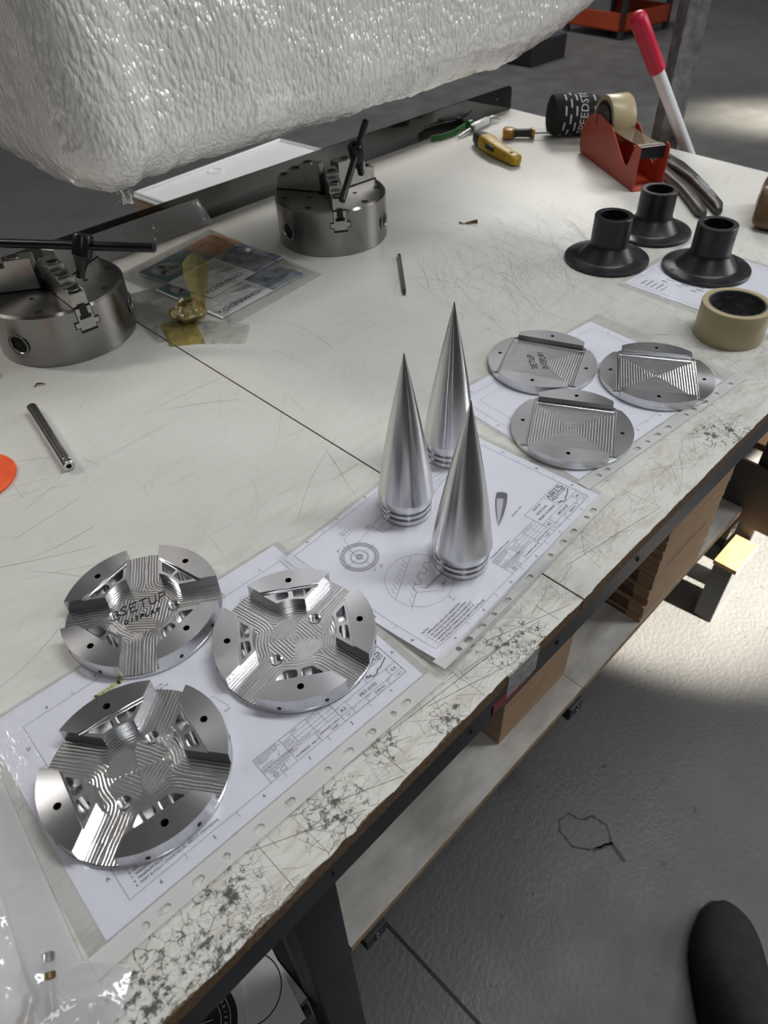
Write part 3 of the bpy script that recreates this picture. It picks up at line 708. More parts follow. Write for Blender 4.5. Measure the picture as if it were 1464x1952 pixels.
def title_block(P, xr, yb, title, number, mass, rev, finish, scale):
    H = 38; X = lambda d: xr - d
    P.line(X(151), yb + 26, X(100), yb + 26, 0.3, 1); P.line(X(124), yb + 26, X(124), yb, 0.3, 1); P.line(X(151), yb, X(151), yb + 26, 0.3, 1)
    P.line(X(100), yb + H - 7, X(0), yb + H - 7, 0.3, 1) if False else None
    P.line(X(100), yb + 26, X(72), yb + 26, .3, 1)
    P.rect(X(72), yb, X(0), yb + H, 0.35, 1)
    # logo cell
    P.line(X(33), yb + H, X(33), yb + 15, 0.3, 1); P.line(X(72), yb + 15, X(0), yb + 15, 0.3, 1); P.line(X(72), yb + 6, X(0), yb + 6, 0.3, 1)
    def letters(word, x, y, w, h, g, wd):
        G = {'A': [[(0, 0), (.5, 1), (1, 0)]], 'R': [[(0, 0), (0, 1), (1, 1), (1, .45), (.1, .45)], [(.45, .45), (1, 0)]], 'E': [[(1, 1), (0, 1)], [(.9, .5), (0, .5)], [(0, 0), (1, 0)]],
             'S': [[(1, 1), (0, 1), (0, .52), (1, .52), (1, 0), (0, 0)]], 'O': [[(0, 0), (0, 1), (1, 1), (1, 0), (0, 0)]], 'C': [[(1, 1), (0, 1), (0, 0), (1, 0)]],
             'K': [[(0, 0), (0, 1)], [(1, 1), (.1, .5), (1, 0)]], 'T': [[(0, 1), (1, 1)], [(.5, 1), (.5, 0)]], 'Y': [[(0, 1), (.5, .5), (1, 1)], [(.5, .5), (.5, 0)]]}
        for ch in word:
            for p in G[ch]: P.path([(x + a * w, y + b * h) for a, b in p], wd, 0)
            x += w + g
    letters('ARES', X(31.5), yb + 30.5, 5.4, 5.6, 1.9, 0.95)
    letters('ROCKETRY', X(31.5), yb + 25.8, 2.9, 3.2, 0.75, 0.45)
    P.path([(X(31), yb + 19), (X(29), yb + 21.4), (X(28.4), yb + 18.2), (X(26), yb + 20), (X(25.4), yb + 16.6), (X(20), yb + 16.8), (X(17.6), yb + 19.4), (X(14), yb + 19.4), (X(6), yb + 23), (X(3), yb + 24.6)], 0.9, 0)
    for k, tt in enumerate(title): P.text(tt, X(52.5), yb + 34.5 - k * 6.6, 2.5, 0, 'CENTER', 0)
    P.line(X(60), yb + 15, X(60), yb, 0.3, 1); P.line(X(12), yb + 15, X(12), yb + 6, 0.3, 1)
    P.text('SIZE', X(71.4), yb + 13.6, 0.9, mi=1); P.text('A3', X(66.2), yb + 10, 3.8, 0, 'CENTER', 0); P.text('DWG. NO.', X(59.4), yb + 13.6, 0.9, mi=1); P.text(number, X(37), yb + 10, 3.5, 0, 'CENTER', 0)
    P.text('REV', X(11.4), yb + 13.6, 0.9, mi=1); P.text(rev, X(6), yb + 10, 3.0, 0, 'CENTER', 0)
    P.line(X(44), yb + 6, X(44), yb, 0.3, 1); P.line(X(19), yb + 6, X(19), yb, 0.3, 1)
    P.text('SCALE', X(59.5), yb + 4.8, 0.9, mi=1) ; P.text(scale, X(66), yb + 3, 2.0, 0, 'CENTER', 0); P.text('WEIGHT', X(43.4), yb + 4.8, 0.9, mi=1); P.text(mass, X(29), yb + 2.8, 2.2, 0, 'CENTER', 0)
    P.text('SHEET', X(18.4), yb + 4.8, 0.9, mi=1); P.text('1 of 1', X(6.5), yb + 2.8, 2.1, 0, 'CENTER', 0)
    # names table
    for y in (26, 22, 18, 14, 10): P.line(X(124), yb + y, X(72), yb + y, 0.25, 1)
    for x in (113, 96, 84): P.line(X(x), yb + 26, X(x), yb + 10, 0.25, 1)
    for y, tt in ((20, 'DRAWN'), (16, 'CHECKED'), (12, 'APPROVED')): P.text(tt, X(123), yb + y, 1.3, mi=1)
    for x, tt in ((112, 'NAME'), (95.5, 'SIGNATURE'), (83, 'DATE')): P.text(tt, X(x), yb + 24, 1.3, mi=1)
    P.text('USED REMARKS', X(112), yb + 12, 1.2, mi=1)
    P.line(X(98), yb + 10, X(98), yb, 0.3, 1); P.text('MATERIAL', X(123), yb + 8.6, 1.0, mi=1); P.text('ALUMINIUM - 6061 T6', X(122.5), yb + 3.6, 1.9, mi=0)
    P.text('FINISH', X(97), yb + 8.6, 1.0, mi=1); P.text(finish, X(96.5), yb + 5.6, 1.9, mi=0); P.text('CLEAR', X(86), yb + 2.2, 1.9, mi=0)
    P.line(X(151), yb + 13, X(124), yb + 13, 0.3, 1); P.line(X(151), yb + 4.5 + 5, X(124), yb + 9.5, 0.25, 1)
    for k, tt in enumerate(('UNLESS OTHERWISE SPECIFIED', 'DIMENSIONS ARE IN MILLIMETRES', 'DEBURR AND BREAK EDGES', 'TOLERANCE 0.1')): P.text(tt, X(150), yb + 24.6 - k * 1.9, 1.15, mi=1)
    P.text('SURFACE FINISH', X(150), yb + 15, 1.2, mi=1); P.path([(X(133), yb + 16), (X(132), yb + 14.4), (X(130), yb + 18.4)], 0.3, 1)
    P.text('DO NOT SCALE DRAWING', X(150), yb + 11.4, 1.75, mi=0)
    P.text('BREAK ALL SHARP EDGES AND', X(147), yb + 8.3, 1.1, mi=1); P.text('THIRD ANGLE PROJECTION', X(147), yb + 6.4, 1.1, mi=1)
    P.circle(X(144), yb + 3, 2.2, 0.3, 0, 20); P.circle(X(144), yb + 3, 1.1, 0.3, 0, 16); P.path([(X(139), yb + 4.2), (X(134), yb + 5), (X(134), yb + 1), (X(139), yb + 1.8)], 0.3, 0, True)
NOTES = ['NOTES:', '1.  DIMENSIONS ARE POST-ANODIZING', '2.  SEE STEP FILE FOR DETAILED GEOMETRY', '3.  MAXIMUM FILLET 0.2MM ELSE SQUARE CUT', '4.  MINIMUM FILLET 0.5MM ELSE SQUARE CUT', '5.  PART IS FULLY SYMMETRICAL ABOUT CENTRELINE']
def slots(xs, y): 
    out = []
    for k, x in enumerate(xs):
        if k % 3 != 0: out.append([(x + sgn * 2.2 + 3.0 * math.cos(a), y + 3.0 * math.sin(a)) for sgn, rng in ((1, range(-6, 7)), (-1, range(6, 19))) for a in [PI * i / 12 for i in rng]])
        else: out.append(circ(x, y, 3.0, 20))
    return out
def sleeve(label, fr, x0, x1, y0, y1, strip_h, holes, zfn, wav, seed):
    """clear film over the sheet, pale punched strip along the front edge"""
    s = thing('plastic_sleeve', (0, 0, 0), 0, label, 'sleeve')
    rnd = random.Random(seed)
    def P3(u, v):
        x, y = x0 + (x1 - x0) * u, y0 + (y1 - y0) * v; X, Y = fr(x / 1000, y / 1000)
        e = min(u, 1 - u, v, 1 - v) * 8; e = min(1, max(0, e))
        z = 0.0011 + e * wav * (0.5 + 0.5 * noise.noise((X * 14 + seed, Y * 26, 0))) ** 1.5
        return (X, Y, z + zfn(x, y))
    link('film', grid_mesh(110, 80, P3), 'sleeve_film', s, True)
    outline = [(x0 + (x1 - x0) * i / 40, y0 - strip_h) for i in range(41)] + [(x1 - (x1 - x0) * i / 40, y0) for i in range(41)]
    me = fillcurve([outline] + slots(holes, y0 - strip_h * 0.55))
    for v in me.vertices:
        x, y = v.co.x, v.co.y; X, Y = fr(x / 1000, y / 1000); v.co = (X, Y, 0.0019 + zfn(x, y))
    link('punched_strip', me, 'strip_film', s)
    return s
# --- sheet of the nose cones
frN = sheet_frame((-0.0232, 0.0520), 0.0570)
XN, YN = 10.0, 11.0
def zN(x, y):
    d = max(0.0, 62 - x * 0.75 - (y + 12) * 0.55) / 62
    return 0.0006 + 0.0115 * d ** 1.7
nose = thing('drawing_sheet', (0, 0, 0), 0, 'white drawing sheet for the nose tip, lying under the three metal cones', 'drawing')
def pap(fr, w, h, zf, x0=0, y0=0, nx=48, ny=34): return grid_mesh(nx, ny, lambda u, v: (*fr((x0 + w * u) / 1000, (y0 + h * v) / 1000), 0.0005 + zf(x0 + w * u, y0 + h * v)))
link('paper', pap(frN, 297, 207, zN), 'paper', nose, True)
P = Print(); border(P, XN, YN); title_block(P, XN + FW, YN, ('NOSE TIP', 'NOSE CONE', 'PROJECT FLORENCE'), 'PRT-0127', '0.046 KG', '00.1', 'ANODIZED TYPE II', '2:1')
P.mi = 0
for k, tt in enumerate(NOTES): P.text(tt, 17, 33.2 - k * 3.9, 2.2)
CX, CY = 53.3, 147.2
for r_, wdt, m_ in ((20.4, .35, 0), (19.3, .35, 0), (17.4, .8, 1), (15.8, .3, 0), (9.2, 1.4, 2), (9.4, .3, 1), (3.4, .4, 0), (2.5, .6, 1)): P.circle(CX, CY, r_, wdt, m_)
P.line(CX, CY - 24, CX, CY + 24, .25, 1); P.line(CX - 24, CY, CX + 24, CY, .25, 1)
P.path([(CX - 3, CY + 4), (62, 178), (84, 180)], .25, 1); P.path([(CX + 7, CY + 14), (88, 166), (98, 168)], .25, 1)
P.text('Ø6.8 ↧ 75', 63, 186, 1.9, 0.05, mi=1); P.text('M8x1.25 ↧ 60', 63, 182.4, 1.9, 0.05, mi=1); P.text('Ø50.05', 88, 170.5, 1.9, 0.05, mi=1)
P.path([(48, 171), (44, 171), (44, 168)], .5, 0); P.text('A', 47, 166, 2.2); P.path([(55, 120), (59, 120), (59, 124)], .5, 0); P.text('A', 49, 122.5, 2.2)
# detail view B
cx, cy, rr = 69, 79, 35
P.circle(cx, cy, rr, .25, 1)
P.line(cx - 34, cy + 2, cx + 20, cy + 28, .3, 0); P.line(cx - 30, cy - 26, cx + 39, cy + 1, .3, 0) if False else None
tooth = [(cx - 34, cy - 18), (cx - 14, cy - 8), (cx - 12, cy - 2), (cx - 7, cy), (cx - 5, cy - 5), (cx, cy - 3), (cx + 2, cy + 4), (cx + 8, cy + 6), (cx + 10, cy), (cx + 15, cy + 2), (cx + 17, cy + 9), (cx + 23, cy + 11), (cx + 25, cy + 6), (cx + 30, cy + 8), (cx + 31, cy + 13)]
tooth = [(x, y - 0) for x, y in tooth]; P.path(tooth, .35, 0)
for k in range(8): P.line(cx - 30 + k * 5.5, cy + 6 + k * 2.6, cx - 27 + k * 5.2, cy + 14 + k * 2.2, .25, 1)
for k in range(5): P.line(cx - 29 + k * 7, cy - 14 + k * 3.6, cx - 26 + k * 7, cy - 8 + k * 3.7, .25, 1)
P.text('0.3mm CHAMFER', cx - 4, cy - 12, 2.4); P.text('30', cx + 10, cy - 22, 2.4); P.path([(cx - 8, cy - 6), (cx - 3, cy - 14.5), (cx + 26, cy - 12.5)], .25, 1); P.path([(cx - 14, cy - 9), (cx + 4, cy - 27), (cx + 36, cy - 11)], .25, 1)
P.text('B', 70, 41, 2.3); P.text('2:1', 69, 37, 2.3)
# section view outline, isometric view
P.path([(96, 152), (150, 143), (236, 160), (150, 176), (96, 168)], .35, 0, True); P.path([(110, 152), (118, 160), (110, 166)], .3, 1); P.line(90, 160, 242, 160, .2, 1)
for k in range(9): P.line(150 + k * 7, 146 + k * 1.4, 156 + k * 7, 152 + k * 1.0, .2, 1)
iso = lambda a, b: (206 + a * .80 + b * .6 - 2, 72 + b * .80 - a * .6)
P.text('ISOMETRIC VIEW', 205, 58.5, 2.0, 0.06, mi=1); P.text('STANDARD ASME Y14.5-2018', 138, 40, 1.9, 0, mi=0)
P.line(246, 160, 246, 185, .25, 1); P.line(246, 160, 262, 160, .25, 1); P.rect(176, 172, 200, 184, .25, 1)
P.build('printed_drawing', ['ink', 'ink_grey', 'ink_soft'], lambda x, y: (*frN(x, y), 0.0008 + zN(x * 1000, y * 1000)), nose)
P = Print(); P.mi = 0                                               # shaded picture of the cone
iso_prof = [(0, 0.0), (1.8, 7.0), (4.0, 18), (5.6, 30), (6.3, 38), (6.4, 44)]
IA = math.atan2(28.4, 48.2); ic, is_ = math.cos(IA), math.sin(IA)
def ip(r, h): return (183.7 + ic * h - is_ * r, 61.6 + is_ * h + ic * r)
for s0 in range(-8, 8):
    a, b_ = s0 / 8, (s0 + 1) / 8
    for (r0, h0), (r1, h1) in zip(iso_prof[:-1], iso_prof[1:]):
        P.poly([ip(r0 * a, h0), ip(r0 * b_, h0), ip(r1 * b_, h1), ip(r1 * a, h1)], 0 if -3 <= s0 < 6 else 1)
P.path([ip(-r_, h) for r_, h in reversed(iso_prof)] + [ip(r_, h) for r_, h in iso_prof], .3, 2)
P.poly([ip(-6.4, 44), ip(-6.2, 52), ip(-3.5, 54.5), ip(0, 55.5), ip(3.5, 54.5), ip(6.2, 52), ip(6.4, 44)], 1)
for h in (45, 47.5, 50, 52.5): P.path([ip(6.1 * math.cos(a), h + 2.6 * math.sin(a)) for a in [PI * i / 16 for i in range(17)]], .5, 2)
P.build('shaded_view', ['ink_soft', 'ink_grey', 'ink'], lambda x, y: (*frN(x, y), 0.00085 + zN(x * 1000, y * 1000)), nose)
sleeve('clear sleeve with white punched strip holding the nose tip drawing under cones', frN, -6, 305, 2.5, 213, 14.5, [23, 38, 60, 80, 102, 141, 181, 205, 226, 254, 268], zN, 0.0004, 1)

# --- sheet under the three big discs
frL = sheet_frame((-0.3497, 0.0702), -0.0441)
XL, YL = 25.0, 13.0
zero = lambda x, y: 0.0
big = thing('drawing_sheet', (0, 0, 0), 0, 'white drawing sheet under the three cross shaped aluminium discs, yellow mark on it', 'drawing')
link('paper', pap(frL, 311, 226, zero), 'paper', big)
P = Print(); border(P, XL, YL); title_block(P, XL + FW, YL, ('MOTOR PLATE', 'BASE', 'PROJECT FLORENCE'), 'PRT-0102', '0.505 KG', '0.A', 'ANODIZED TYPE II', '1:2')
P.mi = 0
for k, tt in enumerate(NOTES[1:]): P.text(tt, XL + 8, YL + 20.5 - k * 3.9, 2.15)
P.text('30.3', 160, 93.5, 2.4, mi=1); P.path([(150, 112), (161, 114), (166, 96)], .25, 1); P.path([(73.7, 176), (73.7, 184), (98, 184)], .25, 1)
P.text('2 ↧10', 128, 157, 2.2, 0.0); P.text('80 - 6H ↧10', 124, 153, 2.2, 0.0); P.text('2°', 231, 203, 2.4)
P.build('printed_drawing', ['ink', 'ink_grey', 'ink_soft'], lambda x, y: (*frL(x, y), 0.0008), big)
P = Print(); P.path([(84, 186), (108, 186)], 5.4, 0); P.poly(circ(84, 186, 2.7, 12)); P.poly(circ(108, 186, 2.7, 12)); P.path([(205, 192), (214, 195)], 4, 0); P.build('highlighter_mark', ['highlighter'], lambda x, y: (*frL(x, y), 0.00078), big)
P = Print(); P.text('Ø141.5-0', 85, 186, 3.0, 0.0); P.build('dimension_text', ['ink'], lambda x, y: (*frL(x, y), 0.00085), big)
sleeve('clear sleeve with white punched strip holding the drawing under the big discs', frL, -14, 318, -2.0, 230, 16, [25, 40, 68, 93, 122, 152, 191, 213, 238, 264, 279], zero, 0.0004, 2)
# --- sheet under the three square pocket discs
frR = sheet_frame((0.2803, 0.1034), -0.0943)
sq_ = thing('drawing_sheet', (0, 0, 0), 0, 'white drawing sheet under the three square pocket discs', 'drawing')
link('paper', pap(frR, 303, 222, zero), 'paper', sq_)
P = Print(); border(P, 13, 16); P.mi = 1
P.rect(205, 150, 240, 180, .25, 1); P.rect(210, 155, 235, 176, .25, 1); P.circle(222, 166, 8, .25, 1); P.line(190, 140, 262, 140, .25, 1)
for k in range(6): P.line(196, 138 - k * 3, 228 + (k % 3) * 9, 138 - k * 3, .7, 1)
for k in range(5): P.line(182 + (k % 2) * 5, 60 - k * 5, 236, 60 - k * 5, .25, 1)
P.rect(30, 120, 100, 190, .25, 1); P.line(20, 100, 120, 100, .25, 1)
P.build('printed_drawing', ['ink', 'ink_grey'], lambda x, y: (*frR(x, y), 0.0008), sq_)
sleeve('clear sleeve with punched strip holding the drawing under square pocket discs', frR, -6, 332, -3, 228, 16, [22, 36, 95, 116, 136, 158, 198, 214, 240, 268, 300], zero, 0.0004, 3)
# --- sheet under the black flanges
frF = sheet_frame((0.7585 - 0.012, 0.3245), -1.60)
fs = thing('drawing_sheet', (0, 0, 0), 0, 'white text sheet under the black flanges', 'drawing')
link('paper', pap(frF, 297, 210, zero), 'paper', fs)
P = Print(); P.mi = 1
for k in range(9):
    for j in range(3): P.line(40 + j * 26 + (k % 3) * 3, 50 + k * 9, 40 + j * 26 + 10 + (k * 7 % 11), 50 + k * 9, 1.6, 1)
for k in range(5): P.line(22 + k * 9, 16, 22 + k * 9, 34 + (k * 5 % 9), 1.5, 1)
P.rect(8, 8, 289, 202, .3, 1)
P.build('printed_text', ['ink', 'ink_grey'], lambda x, y: (*frF(x, y), 0.0008), fs)
s4 = thing('plastic_sleeve', (0, 0, 0), 0, 'clear sleeve over the text sheet below the black flanges', 'sleeve')
link('film', grid_mesh(60, 44, lambda u, v: (*frF((-8 + 318 * u) / 1000, (-14 + 232 * v) / 1000), 0.0012 + 0.0006 * (0.5 + 0.5 * noise.noise((u * 5, v * 8, 2))))), 'sleeve_film', s4, True)

# ------------------------------------------------------------------ cross shaped aluminium discs
R1 = 0.0753
def cross_disc():
    Tt, Zf, Zl = 0.019, 0.0042, 0.0160
    root = thing('cross_channel_disc', (-0.2670, 0.1613, 0.0016), math.radians(80.58), 'x', 'disc', 'cross channel discs')
    HW = 0.0163                                        # half width of the channels on the diagonals
    # base disc: rim wall with an open floor
    b = B(); lathe(b, [(0, 0), (R1 - 0.0006, 0), (R1, 0.0006), (R1, Zf - 0.0008)], 128, False, False)
    obj('base', b, 'alu_side', root, True)
    # floor: real cusps left by the cutter, offset from the walls of the channels
    N = 250; g = np.linspace(-R1, R1, N); X, Y = np.meshgrid(g, g)
    rho = np.hypot(X, Y); best = np.full(X.shape, -1e9)
    for k in range(4):                                 # signed distance to the four raised sectors
        a = k * PI / 2; x = X * math.cos(a) + Y * math.sin(a); y = np.abs(-X * math.sin(a) + Y * math.cos(a))
        d1 = (y - (x - 0.023)) / math.sqrt(2)          # outside the wedge > 0
        d2 = 0.039 - np.hypot(x, y)
        best = np.maximum(best, -np.where((d1 > 0) & (d2 > 0), np.hypot(np.maximum(d1, 0), np.maximum(d2, 0)) * 0.6 + 0.4 * np.maximum(d1, d2), np.maximum(d1, d2)))
    dist = -best
    swap = np.abs(X - Y) + np.abs(X + Y)
    dd = np.where(rho < 0.026, np.minimum(dist, 0.0175 + 0.016 - np.maximum(np.abs(X * math.cos(0.6) + Y * math.sin(0.6)), np.abs(-X * math.sin(0.6) + Y * math.cos(0.6))) * 0.95), dist)
    wob = np.array([[noise.noise((float(x) * 90, float(y) * 90, 0.0)) for x in g] for y in g]) * 0.0006
    ph = (dd + wob) / 0.0029
    Z = Zf + 0.00030 * np.abs(np.sin(PI * ph)) ** 0.7 + 0.00005 * np.sin(2 * PI * ph)
    holes = ((0.0200, -0.0200), (-0.0200, 0.0200))
    keep = (rho < R1 - 0.0002)
    for hx, hy in holes: keep &= np.hypot(X - hx, Y - hy) > 0.0055
    vs = np.stack([X, Y, Z], -1).reshape(-1, 3)
    idx = np.arange(N * N).reshape(N, N)
    k4 = keep[:-1, :-1] & keep[1:, :-1] & keep[:-1, 1:] & keep[1:, 1:]
    # hide what the raised sectors cover anyway
    k4 &= (dist[:-1, :-1] > -0.0012)
    q = np.stack([idx[:-1, :-1], idx[:-1, 1:], idx[1:, 1:], idx[1:, :-1]], -1)[k4]
    used = np.unique(q); remap = np.zeros(N * N, int); remap[used] = np.arange(len(used))
    # snap boundary points onto the circle and the bores
    pts = vs[used]
    me = bpy.data.meshes.new('milled_floor'); me.from_pydata(pts.tolist(), [], remap[q].tolist()); me.update()
    link('milled_floor', me, 'alu_milled', root, True)
    b = B(); 
    ring = lathe(b, [(R1 - 0.0016, Zf + 0.0001), (R1, Zf - 0.0008)], 128, False, False); obj('floor_edge', b, 'alu_milled', root, True)
    for hx, hy in holes:
        b = B(); lathe(b, [(0.0046, 0.0003), (0.0046, Zf - 0.0002), (0.0060, Zf + 0.0005)], 32, False, False, Matrix.Translation((hx, hy, 0))); obj('through_hole', b, 'alu_wall', root, True)
    # raised sectors
    def onr(r, th): return (r * math.cos(th), r * math.sin(th))
    # crossing of wall line y = x-0.023 with radius r
    def xat(r): return (0.023 + math.sqrt(2 * r * r - 0.023 ** 2)) / 2
    xo = xat(R1); tho = math.acos(xo / R1); xi = xat(0.039); thi = math.acos(xi / 0.039)
    XC = 0.0515; yc = XC - 0.023
    for k in range(4):
        rot = Matrix.Rotation(k * PI / 2, 4, 'Z')
        arc = [onr(R1 - 0.0002, -tho + 2 * tho * i / 32) for i in range(33)]
        hole = circ(0.0614, 0, 0.0031, 20)
        sec = thing_part('sector', root, rot)
        # land: D shape with a bore
        me = fillcurve([[(XC, -yc)] + arc + [(XC, yc)], hole])
        for v in me.vertices: v.co.z = Tt
        link('land_top', me, 'alu_disc_top', sec)
        b = B()
        out = [(XC, -yc)] + arc + [(XC, yc)]
        def wall(pts, z0, z1, close=True, flip=False, mi=0):
            n = len(pts)
            for i in range(n if close else n - 1):
                a, c = pts[i], pts[(i + 1) % n]
                f = b.faces.new([b.verts.new((a[0], a[1], z0)), b.verts.new((c[0], c[1], z0)), b.verts.new((c[0], c[1], z1)), b.verts.new((a[0], a[1], z1))]); f.material_index = mi
        wall(arc, Zf - 0.0008, Tt, False, mi=1)
        wall([(XC, yc), (XC, -yc)], Zl - 0.0002, Tt, False)
        wall([arc[-1], (xi, xi - 0.023)], Zf, Tt, False) if False else None
        # channel walls, full height to the land and ledge height beyond it
        wall([arc[-1], (XC, yc)], Zf, Tt, False); wall([(XC, yc), (xi, xi - 0.023)], Zf, Zl, False)
        wall([(xi, -(xi - 0.023)), (XC, -yc)], Zf, Zl, False); wall([(XC, -yc), arc[0]], Zf, Tt, False)
        iarc = [onr(0.039, thi - 2 * thi * i / 16) for i in range(17)]
        wall(iarc, Zf, Zl, False)
        wall(list(reversed(hole)), Zf, Tt, mi=2)
        bmesh.ops.remove_doubles(b, verts=b.verts[:], dist=0.00002)
        obj('sector_walls', b, None, sec, True, mats=['alu_wall', 'alu_side', 'black_hole'])
        b = B(); 
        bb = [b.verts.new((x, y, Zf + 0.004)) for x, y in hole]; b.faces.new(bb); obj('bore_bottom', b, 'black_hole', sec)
        # ledge with two pockets
        def rnd_poly(p, r, n=4):
            o = []
            for i in range(len(p)):
                a, c, d = Vector(p[i - 1]), Vector(p[i]), Vector(p[(i + 1) % len(p)])
                u, w_ = (a - c).normalized(), (d - c).normalized(); rr_ = min(r, (a - c).length * .45, (d - c).length * .45)
                for j in range(n + 1):
                    t_ = j / n; o.append(tuple((c + u * rr_ * (1 - t_) ** 2 + w_ * rr_ * t_ ** 2)))
            return o
        pk = [(0.0415, 0.0016), (0.0495, 0.0016), (0.0495, 0.0212), (0.0478, 0.0206), (0.0402, 0.0126)]
        p1 = rnd_poly(pk, 0.0026); p2 = [(x, -y) for x, y in reversed(p1)]
        led = [(XC, yc), (xi, xi - 0.023)] + iarc[1:-1] + [(xi, -(xi - 0.023)), (XC, -yc)]
        me = fillcurve([led, p1, p2])
        for v in me.vertices: v.co.z = Zl
        link('ledge', me, 'alu_milled', sec)
        b = B()
        for pp in (p1, p2):
            n = len(pp); lo = [b.verts.new((x, y, 0.0058)) for x, y in pp]; hi = [b.verts.new((x, y, Zl)) for x, y in pp]
            b.faces.new(lo)
            for i in range(n): b.faces.new((lo[i], lo[(i + 1) % n], hi[(i + 1) % n], hi[i]))
        bmesh.ops.recalc_face_normals(b, faces=b.faces[:]); bmesh.ops.reverse_faces(b, faces=b.faces[:])
        obj('pocket', b, 'alu_wall', sec, True)
    # threaded holes in the rim
    for k in range(4):
        for da in (-16, 16):
            a = math.radians(k * 90 + da); b = B(); d = Vector((math.cos(a), math.sin(a), 0))
            cyl(b, d * (R1 - 0.003) + Vector((0, 0, 0.0075)), d * (R1 + 0.00025) + Vector((0, 0, 0.0075)), 0.0019, seg=14); obj('rim_hole', b, 'black_hole', root)
    return root
def thing_part(name, root, rot):
    o = bpy.data.objects.new(name, None); C.objects.link(o); o.parent = root; o.matrix_local = rot; o.empty_display_size = 0.01; return o
CD = cross_disc()
CD['label'] = 'cross channel aluminium disc nearest the bench front corner, two floor holes'
CD2 = dup(CD, (-0.0952, 0.1663, 0.0025), math.radians(55.15), 'cross channel aluminium disc beside the nose cone drawing, overlapping title block')
CD3 = dup(CD, (-0.1752, 0.3020, 0.0016), math.radians(191.75), 'cross channel aluminium disc handwritten SETUP DISPLAY in black marker')
# hand lettering on the third disc
def strokes(word, P, x, y, w, h, g, wd):
    G = {'S': [[(1, .9), (.5, 1), (.1, .75), (.8, .35), (.6, .05), (0, .1)]], 'E': [[(1, 1), (0, .95), (.05, 0), (1, .05)], [(.05, .5), (.8, .55)]], 'T': [[(0, .95), (1.1, 1)], [(.5, 1), (.5, 0)]],
         'U': [[(0, 1), (.05, .15), (.5, 0), (.9, .2), (1, 1)]], 'P': [[(0, -.1), (.15, 1), (.9, .95), (1, .6), (.1, .45)]], 'D': [[(.1, 1), (0, 0), (.8, .15), (.9, .7), (.1, 1)]],
         'I': [[(.5, 1), (.5, 0)]], 'L': [[(.1, 1), (0, 0), (.9, 0)]], 'A': [[(0, 0), (.5, 1), (1, 0)], [(.2, .4), (.8, .4)]], 'Y': [[(0, 1), (.5, .5), (1, 1)], [(.5, .5), (.4, 0)]]}
    for ch in word:
        for p in G[ch]: P.path([(x + a * w + b_ * 1.0, y + b_ * h) for a, b_ in p], wd, 0)
        x += w + g
P = Print(); P.seg = 2.0; strokes('SETUP', P, -22, 4, 7.0, 11, 2.6, 1.0); strokes('DISPLAY', P, -21, -8, 3.4, 4.8, 1.7, 1.0)
c30, s30 = math.cos(-math.radians(191.75) - 0.30), math.sin(-math.radians(191.75) - 0.30)
P.build('marker_writing', ['marker'], lambda x, y: (c30 * x - s30 * y, s30 * x + c30 * y, 0.0049), CD3)

